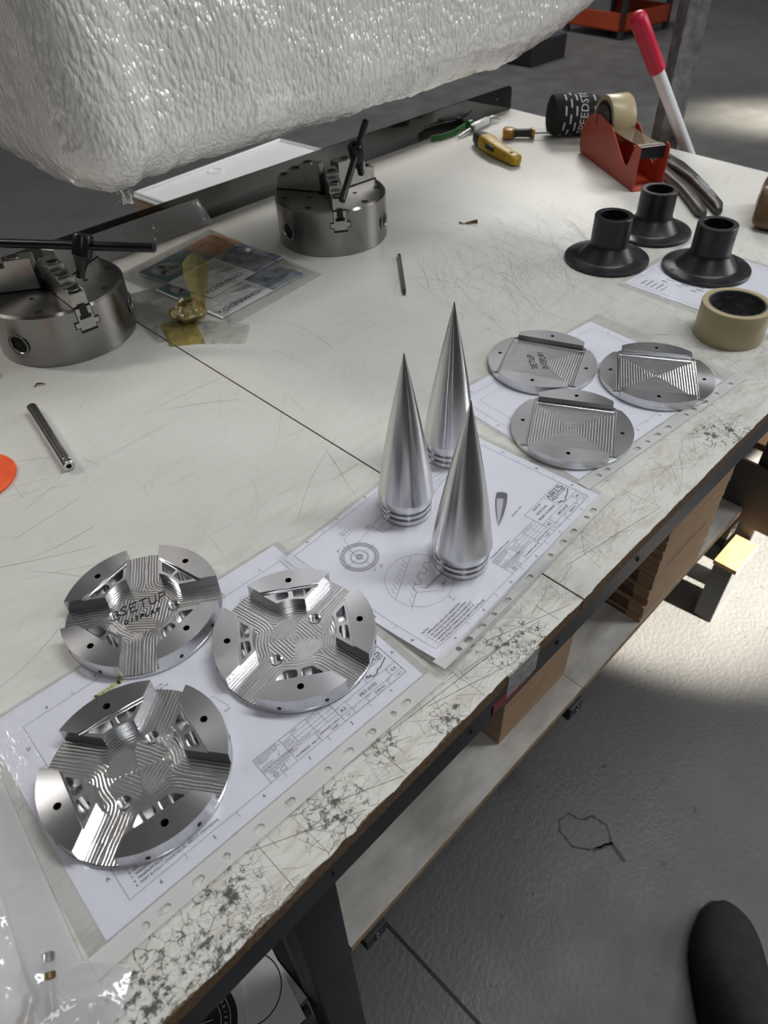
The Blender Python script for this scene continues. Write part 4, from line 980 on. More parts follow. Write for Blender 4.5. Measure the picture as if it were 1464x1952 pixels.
# ------------------------------------------------------------------ square pocket discs
R2 = 0.0748
def square_disc():
    Tt, Zf, Zs = 0.0125, 0.0052, 0.0072
    root = thing('square_pocket_disc', (0.3508, 0.1614, 0.0016), math.radians(29.1), 'x', 'disc', 'square pocket discs')
    b = B(); lathe(b, [(0, 0), (R2 - 0.0005, 0), (R2, 0.0005), (R2, Zf - 0.0006), (R2 - 0.001, Zf - 0.0002), (0, Zf - 0.0002)], 128, False, False); obj('base', b, 'alu_side', root, True)
    S = 0.0525; N = 210; g = np.linspace(-S, S, N); X, Y = np.meshgrid(g, g); Xs = X * 0.048 / S
    d = np.maximum(np.abs(X) + 0.0015 * np.sign(X), np.abs(Y)); ang = np.arctan2(Y, X) / (2 * PI)
    ph = d / 0.0034 + ang
    Z = Zf + 0.00030 * np.abs(np.sin(PI * ph)) ** 0.8
    Z += np.where(d > S - 0.003, 0.0003, 0)
    keep = (np.hypot(Xs, Y) < R2 - 0.0004)
    k4 = keep[:-1, :-1] & keep[1:, :-1] & keep[:-1, 1:] & keep[1:, 1:]; idx = np.arange(N * N).reshape(N, N)
    q = np.stack([idx[:-1, :-1], idx[:-1, 1:], idx[1:, 1:], idx[1:, :-1]], -1)[k4]
    me = bpy.data.meshes.new('milled_pocket'); me.from_pydata(np.stack([Xs, Y, Z], -1).reshape(-1, 3).tolist(), [], q.tolist()); me.update(); link('milled_pocket', me, 'alu_milled', root, True)
    def seg(name, xc, half, top, side):
        th = math.acos(xc / R2); th = min(th, half); rot = Matrix.Rotation(side, 4, 'Z')
        arc = [(R2 * math.cos(-th + 2 * th * i / 32), R2 * math.sin(-th + 2 * th * i / 32)) for i in range(33)]
        out = [(xc, -R2 * math.sin(th))] + arc + [(xc, R2 * math.sin(th))]
        out = [p for i, p in enumerate(out) if i == 0 or (Vector(p) - Vector(out[i - 1])).length > 1e-5]
        hole = circ(0.0608, 0, 0.0026, 20); sec = thing_part(name, root, rot)
        me = fillcurve([out, hole])
        for v in me.vertices: v.co.z = top
        link('land_top', me, 'alu_disc_top', sec)
        b = B(); n = len(out)
        for i in range(n):
            a, c = out[i], out[(i + 1) % n]; f = b.faces.new([b.verts.new((a[0], a[1], Zf - 0.0004)), b.verts.new((c[0], c[1], Zf - 0.0004)), b.verts.new((c[0], c[1], top)), b.verts.new((a[0], a[1], top))]); f.material_index = 1 if i < n - 2 and i > 0 else 0
        for i in range(20):
            a, c = hole[i - 1], hole[i]; f = b.faces.new([b.verts.new((a[0], a[1], Zf)), b.verts.new((a[0], a[1], top)), b.verts.new((c[0], c[1], top)), b.verts.new((c[0], c[1], Zf))]); f.material_index = 2
        bmesh.ops.remove_doubles(b, verts=b.verts[:], dist=0.00002)
        obj('land_walls', b, None, sec, True, mats=['alu_wall', 'alu_side', 'black_hole'])
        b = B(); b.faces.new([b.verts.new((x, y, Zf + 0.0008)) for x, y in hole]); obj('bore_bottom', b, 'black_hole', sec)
    seg('raised_land', 0.0487, math.radians(39), Tt, 0); seg('raised_land', 0.0487, math.radians(39), Tt, PI)
    seg('side_land', 0.0527, math.radians(40), Zs, PI / 2); seg('side_land', 0.0527, math.radians(40), Zs, -PI / 2)
    return root
SD = square_disc(); SD['label'] = 'square pocket aluminium disc nearest the cones, spiral milled floor'
SD2 = dup(SD, (0.5252, 0.1432, 0.0016), math.radians(30.5), 'square pocket aluminium disc nearest the big tape roll')
SD3 = dup(SD, (0.4518, 0.2780, 0.0016), math.radians(22.3), 'square pocket aluminium disc with black marker lettering, rear of its sheet')
P = Print(); strokes('SETUP', P, -19, 6, 5.0, 8, 2.6, 1.0); strokes('DISPLAY', P, -20, -9, 4.0, 8, 2.2, 1.0)
a_ = -math.radians(22.3) + math.radians(47); c30, s30 = math.cos(a_), math.sin(a_)
P.build('marker_writing', ['marker'], lambda x, y: (c30 * x - s30 * y, s30 * x + c30 * y + 0.004, 0.0062), SD3)

# ------------------------------------------------------------------ turned nose cones
def nose_cone():
    root = thing('nose_cone', (0.0903, 0.1212, 0.0023), 0, 'x', 'cone', 'aluminium nose cones')
    H, zc = 0.2005, 0.0265; rm = 0.0308; prof = []
    for i in range(49):
        t_ = i / 48; s_ = (1 - t_)
        r_ = rm * (1 - (1 - s_) ** 1.0 * 1.0) if False else rm * (1.0 - t_) ** 0.0 * max(0.0, (math.sin(s_ * PI / 2) * 0.34 + s_ * 0.66))
        prof.append((r_, zc + (H - zc) * t_))
    prof[-1] = (0.0, H); prof[-2] = (0.0006, H - 0.0018)
    b = B(); lathe(b, [(0.0290, zc - 0.0012), (0.0304, zc - 0.0008)] + prof, 128, False, False); obj('ogive', b, 'alu_cone', root, True)
    b = B(); rc = 0.0286
    pr = [(0, 0), (rc - 0.0016, 0), (rc - 0.0004, 0.001), (rc - 0.0002, 0.0062), (rc - 0.0005, 0.0067), (rc - 0.0034, 0.0069), (rc - 0.0034, 0.0102), (rc - 0.0002, 0.0104), (rc, 0.0108), (rc, 0.0142), (rc - 0.0002, 0.0146), (rc - 0.0034, 0.0148), (rc - 0.0034, 0.0181), (rc, 0.0183), (rc + 0.0002, 0.0188), (rc + 0.0005, 0.0252)]
    lathe(b, pr, 96, False, False); obj('grooved_collar', b, 'alu_cone', root, True)
    return root
NC = nose_cone(); NC['label'] = 'pointed aluminium nose cone nearest the bench edge, on the drawing sheet'
dup(NC, (0.1075, 0.2156, 0.0023), 1.0, 'pointed aluminium nose cone at left of the three, beside the long board joint')
dup(NC, (0.2135, 0.2450, 0.0023), 2.1, 'pointed aluminium nose cone standing behind the other two')

# ------------------------------------------------------------------ black flanged hubs
def flange():
    root = thing('black_flange', (0.805, 0.3945, 0.0020), 0.3, 'x', 'flange', 'black flanged hubs')
    b = B(); lathe(b, [(0.0235, 0.0), (0.0705, 0.0), (0.0712, 0.0006), (0.0712, 0.0040), (0.0705, 0.0047), (0.0510, 0.0050), (0.0475, 0.0075), (0.0345, 0.0255), (0.0325, 0.0285), (0.0318, 0.033), (0.0318, 0.0745), (0.0310, 0.0755), (0.0235, 0.0755), (0.0228, 0.0748)], 96, False, False, closed=True)
    obj('body', b, 'black_anodised', root, True)
    for k in range(8):
        a = 2 * PI * k / 8; b = B(); lathe(b, [(0, 0.0053), (0.0029, 0.0053)], 16, False, False, Matrix.Translation((0.0625 * math.cos(a), 0.0625 * math.sin(a), 0))); obj('bolt_hole', b, 'black_hole', root)
    for a in (3.6, 0.4):
        b = B(); d = Vector((math.cos(a), math.sin(a), 0)); cyl(b, d * 0.0316 + Vector((0, 0, 0.058)), d * 0.03205 + Vector((0, 0, 0.058)), 0.0022, seg=14); obj('grub_hole', b, 'black_hole', root)
    return root
FL = flange(); FL['label'] = 'black anodised flanged hub at left, lowest rim over the sheet corner'
dup(FL, (0.879, 0.2495, 0.0024), 1.0, 'black anodised flanged hub nearest the bench edge, fully on sheet')
dup(FL, (0.957, 0.396, 0.0024), 2.0, 'black anodised flanged hub at the back, nearest the red tape dispenser')

# ------------------------------------------------------------------ lathe chucks
def chuck():
    root = thing('lathe_chuck', (0.569, 0.8407, 0.0003), math.radians(237), 'x', 'lathe chuck', 'three jaw lathe chucks')
    R, H = 0.1015, 0.080
    b = B(); lathe(b, [(0, 0), (R - 0.001, 0), (R, 0.001), (R, H - 0.0035), (R - 0.0035, H)], 160, False, False); obj('body', b, 'chuck_turned', root, True)
    b = B(); lathe(b, [(R - 0.0035, H), (0.024, H), (0.024, H - 0.03), (0, H - 0.03)], 160, False, False); obj('face', b, 'chuck_face', root, True)
    for k in range(3):
        rot = Matrix.Rotation(k * 2 * PI / 3, 4, 'Z')
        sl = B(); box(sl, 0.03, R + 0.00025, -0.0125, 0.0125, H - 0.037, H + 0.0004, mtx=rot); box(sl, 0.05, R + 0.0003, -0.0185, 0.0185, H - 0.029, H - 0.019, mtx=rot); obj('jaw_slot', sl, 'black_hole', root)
        j = thing_part('jaw', root, rot)
        b = B(); box(b, 0.028, R + 0.0006, -0.0115, 0.0115, H - 0.033, H, 0.0006); box(b, 0.052, R + 0.0007, -0.0172, 0.0172, H - 0.0275, H - 0.0205); obj('jaw_base', b, 'jaw_steel', j)
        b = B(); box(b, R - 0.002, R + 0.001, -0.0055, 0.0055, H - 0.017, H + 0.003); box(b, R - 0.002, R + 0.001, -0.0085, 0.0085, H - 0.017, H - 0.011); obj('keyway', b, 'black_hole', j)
        # stepped top jaw
        pf = [(0.014, 0.001), (0.099, 0.001), (0.099, 0.020), (0.077, 0.024), (0.077, 0.034), (0.051, 0.036), (0.051, 0.046), (0.014, 0.047)]
        b = B(); prism(b, pf, -0.0115, 0.0115, Matrix.Translation((0, 0, H)) @ Matrix.Rotation(PI / 2, 4, 'X'))
        bmesh.ops.bevel(b, geom=b.edges[:], offset=0.0007, segments=1, affect='EDGES'); obj('top_jaw', b, 'jaw_steel', j)
        for xc, z in ((0.087, 0.0232), (0.063, 0.0358), (0.039, 0.0472)):
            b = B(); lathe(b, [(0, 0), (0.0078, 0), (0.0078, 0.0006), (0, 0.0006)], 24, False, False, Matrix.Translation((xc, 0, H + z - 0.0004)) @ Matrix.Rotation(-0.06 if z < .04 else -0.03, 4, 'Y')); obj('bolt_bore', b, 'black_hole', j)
            b = B(); lathe(b, [(0.0078, 0.0), (0.0078, 0.0012), (0.009, 0.0012), (0.009, 0.0)], 24, False, False, Matrix.Translation((xc, 0, H + z - 0.0006))); obj('bore_rim', b, 'jaw_steel', j, True)
        b = B()
        for q in range(8): box(b, 0.0125, 0.0150, -0.0112, 0.0112, H + 0.004 + q * 0.0033, H + 0.0058 + q * 0.0033)
        obj('serrations', b, 'black_oxide', j)
        # pinion socket and face bolt between the jaws
        a = (k + 0.5) * 2 * PI / 3; d = Vector((math.cos(a), math.sin(a), 0)); mt = Matrix.Translation(d * (R - 0.0011) + Vector((0, 0, 0.036))) @ d.to_track_quat('Z', 'Y').to_matrix().to_4x4()
        b = B(); lathe(b, [(0.0165, 0.0011), (0.0165, 0.0024), (0.0135, 0.0022), (0.013, 0.0012)], 32, False, False, mt); p = obj('pinion_ring', b, 'jaw_steel', root, True)
        b = B(); lathe(b, [(0.0135, 0.0012), (0.0, 0.0011)], 32, False, False, mt); b2 = obj('pinion', b, 'black_oxide', root)
        b = B(); box(b, -0.0048, 0.0048, -0.0048, 0.0048, 0.0009, 0.0017, mtx=mt @ Matrix.Rotation(0.4, 4, 'Z')); obj('square_socket', b, 'black_hole', root)
        for aa, rr_, r0 in ((a - 0.42, 0.086, 0.0062), (a + 0.42, 0.086, 0.0062), (a, 0.048, 0.004)):
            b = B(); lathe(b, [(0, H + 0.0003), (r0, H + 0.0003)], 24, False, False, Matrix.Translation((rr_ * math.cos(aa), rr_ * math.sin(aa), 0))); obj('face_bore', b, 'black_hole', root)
    return root
CH = chuck(); CH['label'] = 'three jaw steel lathe chuck at the middle rear, angled key across it'
dup(CH, (0.0446, 0.8792, 0.0003), math.radians(267), 'three jaw steel lathe chuck at far left, level bar key across it')
def key(label, a0, a1, hp, hd, hl, r=0.0058, hr=0.0125):
    root = thing('chuck_key', tuple(hp), 0, label, 'chuck key', 'black chuck keys')
    hp = Vector(hp); a0, a1 = Vector(a0) - hp, Vector(a1) - hp; d = Vector(hd).normalized()
    b = B(); tube(b, [a0, a0 + (a1 - a0) * 0.004, a0 + (a1 - a0) * 0.996, a1], [r * .8, r, r, r * .8], 20); obj('tommy_bar', b, 'black_oxide', root, True)
    mt = d.to_track_quat('Z', 'Y').to_matrix().to_4x4()
    b = B(); lathe(b, [(0, -hl), (0.006, -hl), (0.0075, -hl * 0.8), (hr * 0.9, -hl * 0.42), (hr, -hl * 0.38), (hr, 0.013), (hr - 0.0015, 0.015), (0.004, 0.015), (0.004, 0.012), (0, 0.012)], 32, False, False, mt); obj('head', b, 'black_oxide', root, True)
    b = B(); box(b, -0.0045, 0.0045, -0.0045, 0.0045, -hl - 0.010, -hl + 0.001, 0.0005, mtx=mt); obj('square_drive', b, 'black_oxide', root)
    return root
key('black chuck key tilted across the middle rear chuck', (0.4990, 0.7310, 0.1075), (0.6255, 0.7978, 0.1905), (0.5745, 0.7710, 0.1575), (-0.36, -0.14, 0.92), 0.034)
key('black chuck key lying level over the far left chuck', (-0.030, 0.9380, 0.152), (0.1345, 0.7060, 0.1545), (0.0735, 0.7915 + 0.0005, 0.1535), (0.42, 0.05, 0.9), 0.034, 0.0062, 0.0135)
# ------------------------------------------------------------------ red tape dispenser with roll
TDROT = math.radians(56.6)
td = thing('tape_dispenser', (1.138, 0.507, 0.0003), 0, 'red steel desk tape dispenser loaded with clear tape', 'tape dispenser')
td.rotation_euler = (0, 0, TDROT)
Wd = 0.062
side = [(0.0, 0.0), (0.262, 0.0), (0.272, 0.012), (0.274, 0.037), (0.262, 0.066), (0.250, 0.079), (0.225, 0.0915), (0.195, 0.0965), (0.186, 0.0955), (0.132, 0.0865), (0.060, 0.040), (0.050, 0.036), (0.040, 0.040), (0.022, 0.083), (0.017, 0.0865), (0.004, 0.0850), (0.0, 0.076)]
def side_plate(y):
    b = B(); prism(b, side, -0.0011, 0.0011, Matrix.Translation((0, y, 0)) @ Matrix.Rotation(PI / 2, 4, 'X'))
    o = obj('side_plate', b, 'dispenser_red', td); return o
for y in (-Wd / 2, Wd / 2):
    o = side_plate(y)
    sl = B(); prism(sl, [(0.2065, 0.0935), (0.211, 0.082), (0.207, 0.073), (0.203, 0.071), (0.203, 0.077), (0.2055, 0.082), (0.2015, 0.094)], -0.0013, 0.0013, Matrix.Translation((0, y, 0)) @ Matrix.Rotation(PI / 2, 4, 'X')); obj('axle_slot', sl, 'dark_rubber', o)
b = B(); box(b, 0.001, 0.262, -Wd / 2, Wd / 2, 0.0, 0.0022); obj('base_plate', b, 'dispenser_red', td)
b = B(); prism(b, [(0.262, 0.0), (0.2722, 0.012), (0.2742, 0.037), (0.2722, 0.037), (0.270, 0.0125), (0.2608, 0.0022)], -Wd / 2, Wd / 2, Matrix.Rotation(PI / 2, 4, 'X')); obj('back_plate', b, 'dispenser_red', td)
b = B(); box(b, 0.014, 0.017, -Wd / 2, Wd / 2, 0.058, 0.080); box(b, 0.014, 0.034, -Wd / 2, Wd / 2, 0.078, 0.080); obj('blade_rest', b, 'black_paint', td)
b = B(); n = 22
for i in range(n):
    y0 = -Wd / 2 + 0.002 + i * (Wd - 0.004) / n; y1 = y0 + (Wd - 0.004) / n
    v = [b.verts.new(p) for p in ((0.0135, y0, 0.0812), (0.0135, y1, 0.0812), (0.0095, (y0 + y1) / 2, 0.0808), (0.028, y0, 0.0815), (0.028, y1, 0.0815))]
    b.faces.new((v[0], v[2], v[1])); b.faces.new((v[0], v[1], v[4], v[3]))
obj('serrated_blade', b, 'dull_steel', td)
b = B(); cyl(b, (0.188, -Wd / 2 + 0.001, 0.0855), (0.188, Wd / 2 - 0.001, 0.0855), 0.0305, seg=40); obj('hub', b, 'tape_core', td, True)
tr = thing('tape_roll', (0, 0, 0), 0, 'wide clear packing tape roll mounted upright in red dispenser', 'tape roll')
tmt = td.matrix_basis.copy(); tr.location = Matrix.Translation(td.location) @ Matrix.Rotation(TDROT, 4, 'Z') @ Vector((0.188, 0, 0.0855)); tr.rotation_euler = (0, 0, TDROT)
ym = Matrix.Rotation(PI / 2, 4, 'X')
b = B(); lathe(b, [(0.0395, -0.0255), (0.0484, -0.0255), (0.0490, -0.0245), (0.0490, 0.0245), (0.0484, 0.0255), (0.0395, 0.0255)], 72, False, False, ym, closed=True); obj('wound_tape', b, 'tape_side', tr, True)
b = B(); lathe(b, [(0.0365, -0.0258), (0.0393, -0.0258), (0.0393, 0.0258), (0.0365, 0.0258)], 72, False, False, ym, closed=True); obj('core', b, 'tape_core', tr, True)
b = B(); lathe(b, [(0.0310, -0.0238), (0.0363, -0.0238), (0.0363, -0.0228), (0.0310, -0.0228)], 48, False, False, ym, closed=True); obj('core_flange', b, 'dark_rubber', tr, True)
b = B(); vs = []
for i in range(13):
    t_ = i / 12; x = -0.0485 * (1 - t_) + -0.172 * t_; z = -0.006 + 0.0025 * t_ - 0.002 * math.sin(PI * t_)
    vs.append((b.verts.new((x, -0.0245, z)), b.verts.new((x, 0.0245, z))))
for a, c in zip(vs[:-1], vs[1:]): b.faces.new((a[0], a[1], c[1], c[0]))
obj('loose_tape_end', b, 'tape_film', tr, True)

# big tape roll lying by the bench edge
rt = thing('packing_tape_roll', (0.7015, 0.1260, 0.0004), 0.3, 'clear packing tape roll with dark printed core lying near the bench edge', 'tape roll')
TR = 0.0480
b = B(); lathe(b, [(0.0395, 0.0), (TR - 0.0006, 0), (TR, 0.001), (TR, 0.049), (TR - 0.0006, 0.05), (0.0395, 0.05)], 96, False, False, closed=True); obj('wound_tape', b, 'tape_side', rt, True)
b = B(); lathe(b, [(0.0368, 0.0002), (0.0393, 0.0002), (0.0393, 0.0496), (0.0368, 0.0496)], 96, False, False, closed=True); core = obj('core', b, 'tape_core', rt, True)
P = Print(); P.mi = 0
for row in range(4):
    for k in range(9): 
        P.circle(k * 25 + (row % 2) * 12 + 1.5, 8 + row * 11, 1.3, 0.6, 0, 10); P.text('core', k * 25 + (row % 2) * 12 + 3.4, 8 + row * 11, 2.6); P.text('tapes', k * 25 + (row % 2) * 12 + 4.4, 5.4 + row * 11, 1.4)
P.build('core_print', ['tape_gold_print'], lambda x, y: (0.0366 * math.cos(-x / 0.0366), 0.0366 * math.sin(-x / 0.0366), y), rt)

# ------------------------------------------------------------------ small tools at the far corner
def along(p0, p1): 
    p0, p1 = Vector(p0), Vector(p1); d = (p1 - p0); return d.length, math.atan2(d.y, d.x)
L, an = along((1.160, 0.978, 0), (1.085, 0.800, 0))
kn = thing('utility_knife', (1.160, 0.978, 0.0003), an, 'yellow and black retractable utility knife lying near the back corner', 'knife')
def loft(secs, seg=20, pw=0.6):
    b = B(); rings = []
    for (x, y, z, wy, wz) in secs:
        rings.append([b.verts.new((x, y + wy * math.copysign(abs(math.cos(a)) ** pw, math.cos(a)), z + wz * math.copysign(abs(math.sin(a)) ** pw, math.sin(a)))) for a in [2 * PI * k / seg for k in range(seg)]])
    for p, q in zip(rings[:-1], rings[1:]):
        for k in range(seg): b.faces.new((p[k], p[(k + 1) % seg], q[(k + 1) % seg], q[k]))
    b.faces.new(list(reversed(rings[0]))); b.faces.new(rings[-1]); bmesh.ops.recalc_face_normals(b, faces=b.faces[:]); return b
obj('grip', loft([(0.0, 0.003, .013, .006, .009), (0.006, 0.003, .014, .014, .013), (0.025, 0.002, .0145, .0175, .0155), (0.055, 0, .0155, .0195, .0155)]), 'dark_rubber', kn, True)
obj('body', loft([(0.048, 0.0, .016, .0197, .0158), (0.065, -0.001, .016, .0200, .016), (0.10, -0.003, .0145, .0178, .0145), (0.135, -0.001, .0132, .0165, .0130), (0.165, 0.002, .0122, .0155, .0120), (0.186, 0.003, .0115, .0145, .0113), (0.193, 0.003, .009, .0085, .007)]), 'yellow_plastic', kn, True)
b = B(); box(b, 0.085, 0.122, -0.0215, -0.0165, 0.014, 0.0245, 0.001); obj('slider', b, 'dark_rubber', kn)
b = B(); box(b, 0.164, 0.173, -0.004, 0.004, 0.0215, 0.0246, 0.0006); obj('nose_slot', b, 'dark_rubber', kn)
L, an = along((1.232, 0.944, 0), (1.355, 0.790, 0))
sd = thing('hex_driver', (1.232, 0.944, 0.0003), an, 'amber and black T handle hex driver with thin steel shaft at back corner', 'screwdriver')
obj('handle', loft([(-0.006, 0, .011, .016, .009), (0.0, 0, .012, .021, .0115), (0.014, 0, .012, .020, .0115), (0.02, 0, .012, .012, .0105)]), 'amber_plastic', sd, True)
obj('neck', loft([(0.018, 0, .012, .011, .0105), (0.03, 0, .012, .0085, .0085), (0.056, 0, .012, .0088, .0088), (0.064, 0, .012, .0115, .011)]), 'dark_rubber', sd, True)
obj('collar', loft([(0.063, 0, .012, .0115, .0113), (0.070, 0, .012, .0115, .0113)]), 'amber_plastic', sd, True)
b = B(); cyl(b, (0.068, 0, 0.012), (0.142, 0, 0.012), 0.0022, seg=12); obj('shaft', b, 'dull_steel', sd, True)
gt = thing('plastic_strap', (1.10, 1.066, 0.0003), 0.0, 'green curved plastic strap lying against the rear guard', 'strap')
b = B()
pts = [(0.00, 0.0), (0.03, -0.012), (0.07, -0.014), (0.11, -0.004), (0.145, 0.006)]
vs = [(b.verts.new((x, y, 0.0004)), b.verts.new((x, y + .001, 0.013))) for x, y in pts]
vs2 = [(b.verts.new((x, y + 0.003, 0.0004)), b.verts.new((x, y + .004, 0.013))) for x, y in pts]
for i in range(len(pts) - 1):
    b.faces.new((vs[i][0], vs[i + 1][0], vs[i + 1][1], vs[i][1])); b.faces.new((vs2[i][0], vs2[i][1], vs2[i + 1][1], vs2[i + 1][0])); b.faces.new((vs[i][1], vs[i + 1][1], vs2[i + 1][1], vs2[i][1]))
obj('band', b, 'green_plastic', gt, True)
b = B(); box(b, 0.14, 0.158, 0.0, 0.012, 0.0, 0.016, 0.002); obj('tip', b, 'green_plastic', gt)
L, an = along((1.158, 1.03, 0), (1.33, 1.052, 0))
dp = thing('deburring_tool', (1.158, 1.030, 0.0003), an, 'white handled deburring tool with hooked steel blade by rear guard', 'hand tool')
obj('handle', loft([(0.062, 0, .010, .0065, .0065), (0.07, 0, .010, .0095, .0095), (0.13, 0, .010, .0095, .0095), (0.138, 0, .010, .006, .006)], pw=.9), 'white_tube', dp, True)
b = B(); cyl(b, (0.0, 0, 0.0042), (0.064, 0, 0.0098), 0.0022, 0.0045, 14); obj('rod', b, 'dull_steel', dp, True)
b = B(); tube(b, [(0.136, 0, .010), (0.152, 0.002, .011), (0.160, 0.001, .0135), (0.168, -0.004, .012), (0.178, -0.014, .004)], [.005, .004, .0035, .003, .0015], 10); obj('hook', b, 'dull_steel', dp, True)
for x in (0.060, 0.139):
    b = B(); lathe(b, [(0, -.006), (0.0075, -.004), (0.0075, .004), (0, .006)], 16, mtx=Matrix.Translation((x, 0, .010)) @ Matrix.Rotation(PI / 2, 4, 'Y')); obj('ferrule', b, 'dull_steel', dp, True)

# rolled black fabric with printed dashes
L, an = along((1.335, 0.80, 0), (1.46, 0.94, 0))
cp = thing('fabric_roll', (1.352, 0.835, 0.0003), -0.70, 'black rolled fabric tube with white dashes and lettering behind the dispenser', 'fabric roll')
CR = 0.044
FABA = -PI / 2
tilt = Matrix.Translation((0, 0, CR + 0.001)) @ Matrix.Rotation(0.06, 4, 'Y') @ Matrix.Rotation(PI / 2, 4, 'Y')
b = B(); lathe(b, [(0.0, -0.058), (CR * 0.5, -0.060), (CR * 0.94, -0.056), (CR, -0.045), (CR * 1.0, 0.0), (CR * .98, 0.05), (CR * .93, 0.058), (CR * .6, 0.056), (CR * .55, 0.02), (0, 0.02)], 48, False, False, tilt)
obj('cloth', b, 'fabric_black', cp, True)
P = Print(); P.seg = 2.0
P.text('SPEEDSTER', -36, 13, 19, 0, 'LEFT')
P.text('SPEEDSTER', 100, 13, 19, 0, 'LEFT')
for row in range(3):
    for k in range(8): P.line(-128 + k * 34 + (row % 2) * 17, 32 + row * 13, -108 + k * 34 + (row % 2) * 17, 33 + row * 13, 3.6)
for k in range(8): P.line(-128 + k * 34, -12, -108 + k * 34, -11, 3.6)
def wrapfn(x, y):
    a = FABA - x / CR; return tuple(tilt @ Vector((CR * 1.022 * math.cos(a), CR * 1.022 * math.sin(a), 0.026 - y)))
P.build('printed_lettering', ['print_white'], wrapfn, cp)

# locking pliers
pl = thing('locking_pliers', (1.30, 0.545, 0.0003), 0, 'worn dark steel locking pliers with open handles behind the flanges', 'pliers')
o0 = Vector((1.30, 0.545, 0.0003))
def bar(name, pts, rad, m, sq=0.8, par=pl):
    pts = [Vector(p) - o0 for p in pts]; b = B(); rings = []
    for i, p in enumerate(pts):
        d = (pts[min(i + 1, len(pts) - 1)] - pts[max(i - 1, 0)]).normalized(); u = Vector((-d.y, d.x, 0)).normalized(); w_ = Vector((0, 0, 1)); r0, r1 = rad[i]
        rings.append([b.verts.new(p + u * r0 * math.copysign(abs(math.cos(a)) ** sq, math.cos(a)) + w_ * r1 * math.copysign(abs(math.sin(a)) ** sq, math.sin(a))) for a in [2 * PI * k / 14 for k in range(14)]])
    for p, q in zip(rings[:-1], rings[1:]):
        for k in range(14): b.faces.new((p[k], p[(k + 1) % 14], q[(k + 1) % 14], q[k]))
    b.faces.new(list(reversed(rings[0]))); b.faces.new(rings[-1]); bmesh.ops.recalc_face_normals(b, faces=b.faces[:])
    return obj(name, b, m, par, True)
bar('upper_handle', [(1.305, 0.560, .012), (1.270, 0.515, .013), (1.225, 0.455, .012), (1.165, 0.392, .011), (1.125, 0.352, .0105), (1.105, 0.338, .0095)], [(.016, .008), (.019, .010), (.0125, .010), (.0115, .0095), (.0105, .009), (.006, .006)], 'worn_dark_steel', .6)
bar('lower_handle', [(1.255, 0.545, .010), (1.215, 0.500, .010), (1.165, 0.440, .010), (1.110, 0.388, .0105), (1.082, 0.364, .0105), (1.072, 0.352, .009)], [(.011, .008), (.012, .0085), (.0115, .009), (.011, .009), (.010, .009), (.006, .006)], 'worn_dark_steel', .6)
bar('jaw', [(1.300, 0.555, .012), (1.325, 0.590, .012), (1.335, 0.625, .011), (1.325, 0.655, .010)], [(.018, .008), (.017, .008), (.012, .0075), (.006, .006)], 'worn_dark_steel', .6)
b = B(); cyl(b, Vector((1.287, 0.545, 0.003)) - o0, Vector((1.287, 0.545, 0.0245)) - o0, 0.006, seg=16); obj('pivot_rivet', b, 'dull_steel', pl, True)
bar('pale_strip', [(1.222, 0.447, .0205), (1.190, 0.414, .0205), (1.165, 0.389, .0195), (1.140, 0.364, .0185)], [(.002, .0012), (.006, .0018), (.0045, .0018), (.0015, .0012)], 'pale_blue_grey', .8)  # paler strip along the top of the upper handle
# brown taped parcel at the right edge of the view
bp = thing('brown_parcel', (1.165, 0.235, 0.0003), 0.25, 'lumpy parcel in shiny brown packing tape at right side of bench', 'parcel')
b = B(); bmesh.ops.create_cube(b, size=2.0); bmesh.ops.subdivide_edges(b, edges=b.edges[:], cuts=26, use_grid_fill=True)
for v in b.verts:
    p = v.co; s_ = (abs(p.x) ** 5 + abs(p.y) ** 5 + abs(p.z) ** 5) ** -0.2; q = Vector((p.x * s_ * 0.085, p.y * s_ * 0.055, (p.z * s_) * 0.036 + 0.0365))
    q.x *= 1 - 0.22 * (q.z / 0.07); q += Vector(noise.noise_vector(q * 24)) * 0.006; q.z = max(q.z, 0.0); v.co = q
obj('taped_body', b, 'brown_tape', bp, True)

# ------------------------------------------------------------------ rods, pins, crumbs
p0, p1 = Vector((-0.0935, 0.7155, 0.0078)), Vector((-0.1190, 0.5630, 0.0078)); d = (p1 - p0).normalized()
rd = thing('steel_rod', tuple(p0), 0, 'short polished steel rod with threaded end hole lying on bench left', 'rod')
b = B(); mt = d.to_track_quat('Z', 'Y').to_matrix().to_4x4(); Lr = (p1 - p0).length
lathe(b, [(0, 0), (0.0062, 0), (0.0074, 0.0012), (0.0074, Lr - 0.009), (0.0068, Lr - 0.0085), (0.0074, Lr - 0.008), (0.0074, Lr - 0.0008), (0.0066, Lr), (0.0032, Lr), (0.0032, Lr - 0.005), (0, Lr - 0.005)], 40, False, False, mt); obj('shaft', b, 'steel_rod', rd, True)
b = B(); lathe(b, [(0, Lr - 0.0046), (0.0031, Lr - 0.0046)], 20, False, False, mt); obj('threaded_hole', b, 'black_hole', rd)
p0, p1 = Vector((0.578, 0.677, 0.0040)), Vector((0.476, 0.566, 0.0032)); d = (p1 - p0).normalized(); Lr = (p1 - p0).length; mt = d.to_track_quat('Z', 'Y').to_matrix().to_4x4()
pn = thing('steel_scriber', tuple(p0), 0, 'thin steel scriber pin lying in front of the middle chuck', 'scriber')
b = B(); lathe(b, [(0, 0), (0.003, 0.0005), (0.0036, 0.004), (0.0032, 0.02), (0.0036, 0.07), (0.0036, Lr - 0.02), (0.0032, Lr - 0.012)], 20, False, False, mt); obj('shaft', b, 'dull_steel', pn, True)
b = B(); lathe(b, [(0.0032, Lr - 0.012), (0.0022, Lr - 0.003), (0, Lr)], 20, False, False, mt); obj('tip', b, 'brass_dark', pn, True)
lf = B(); rnd = random.Random(5)
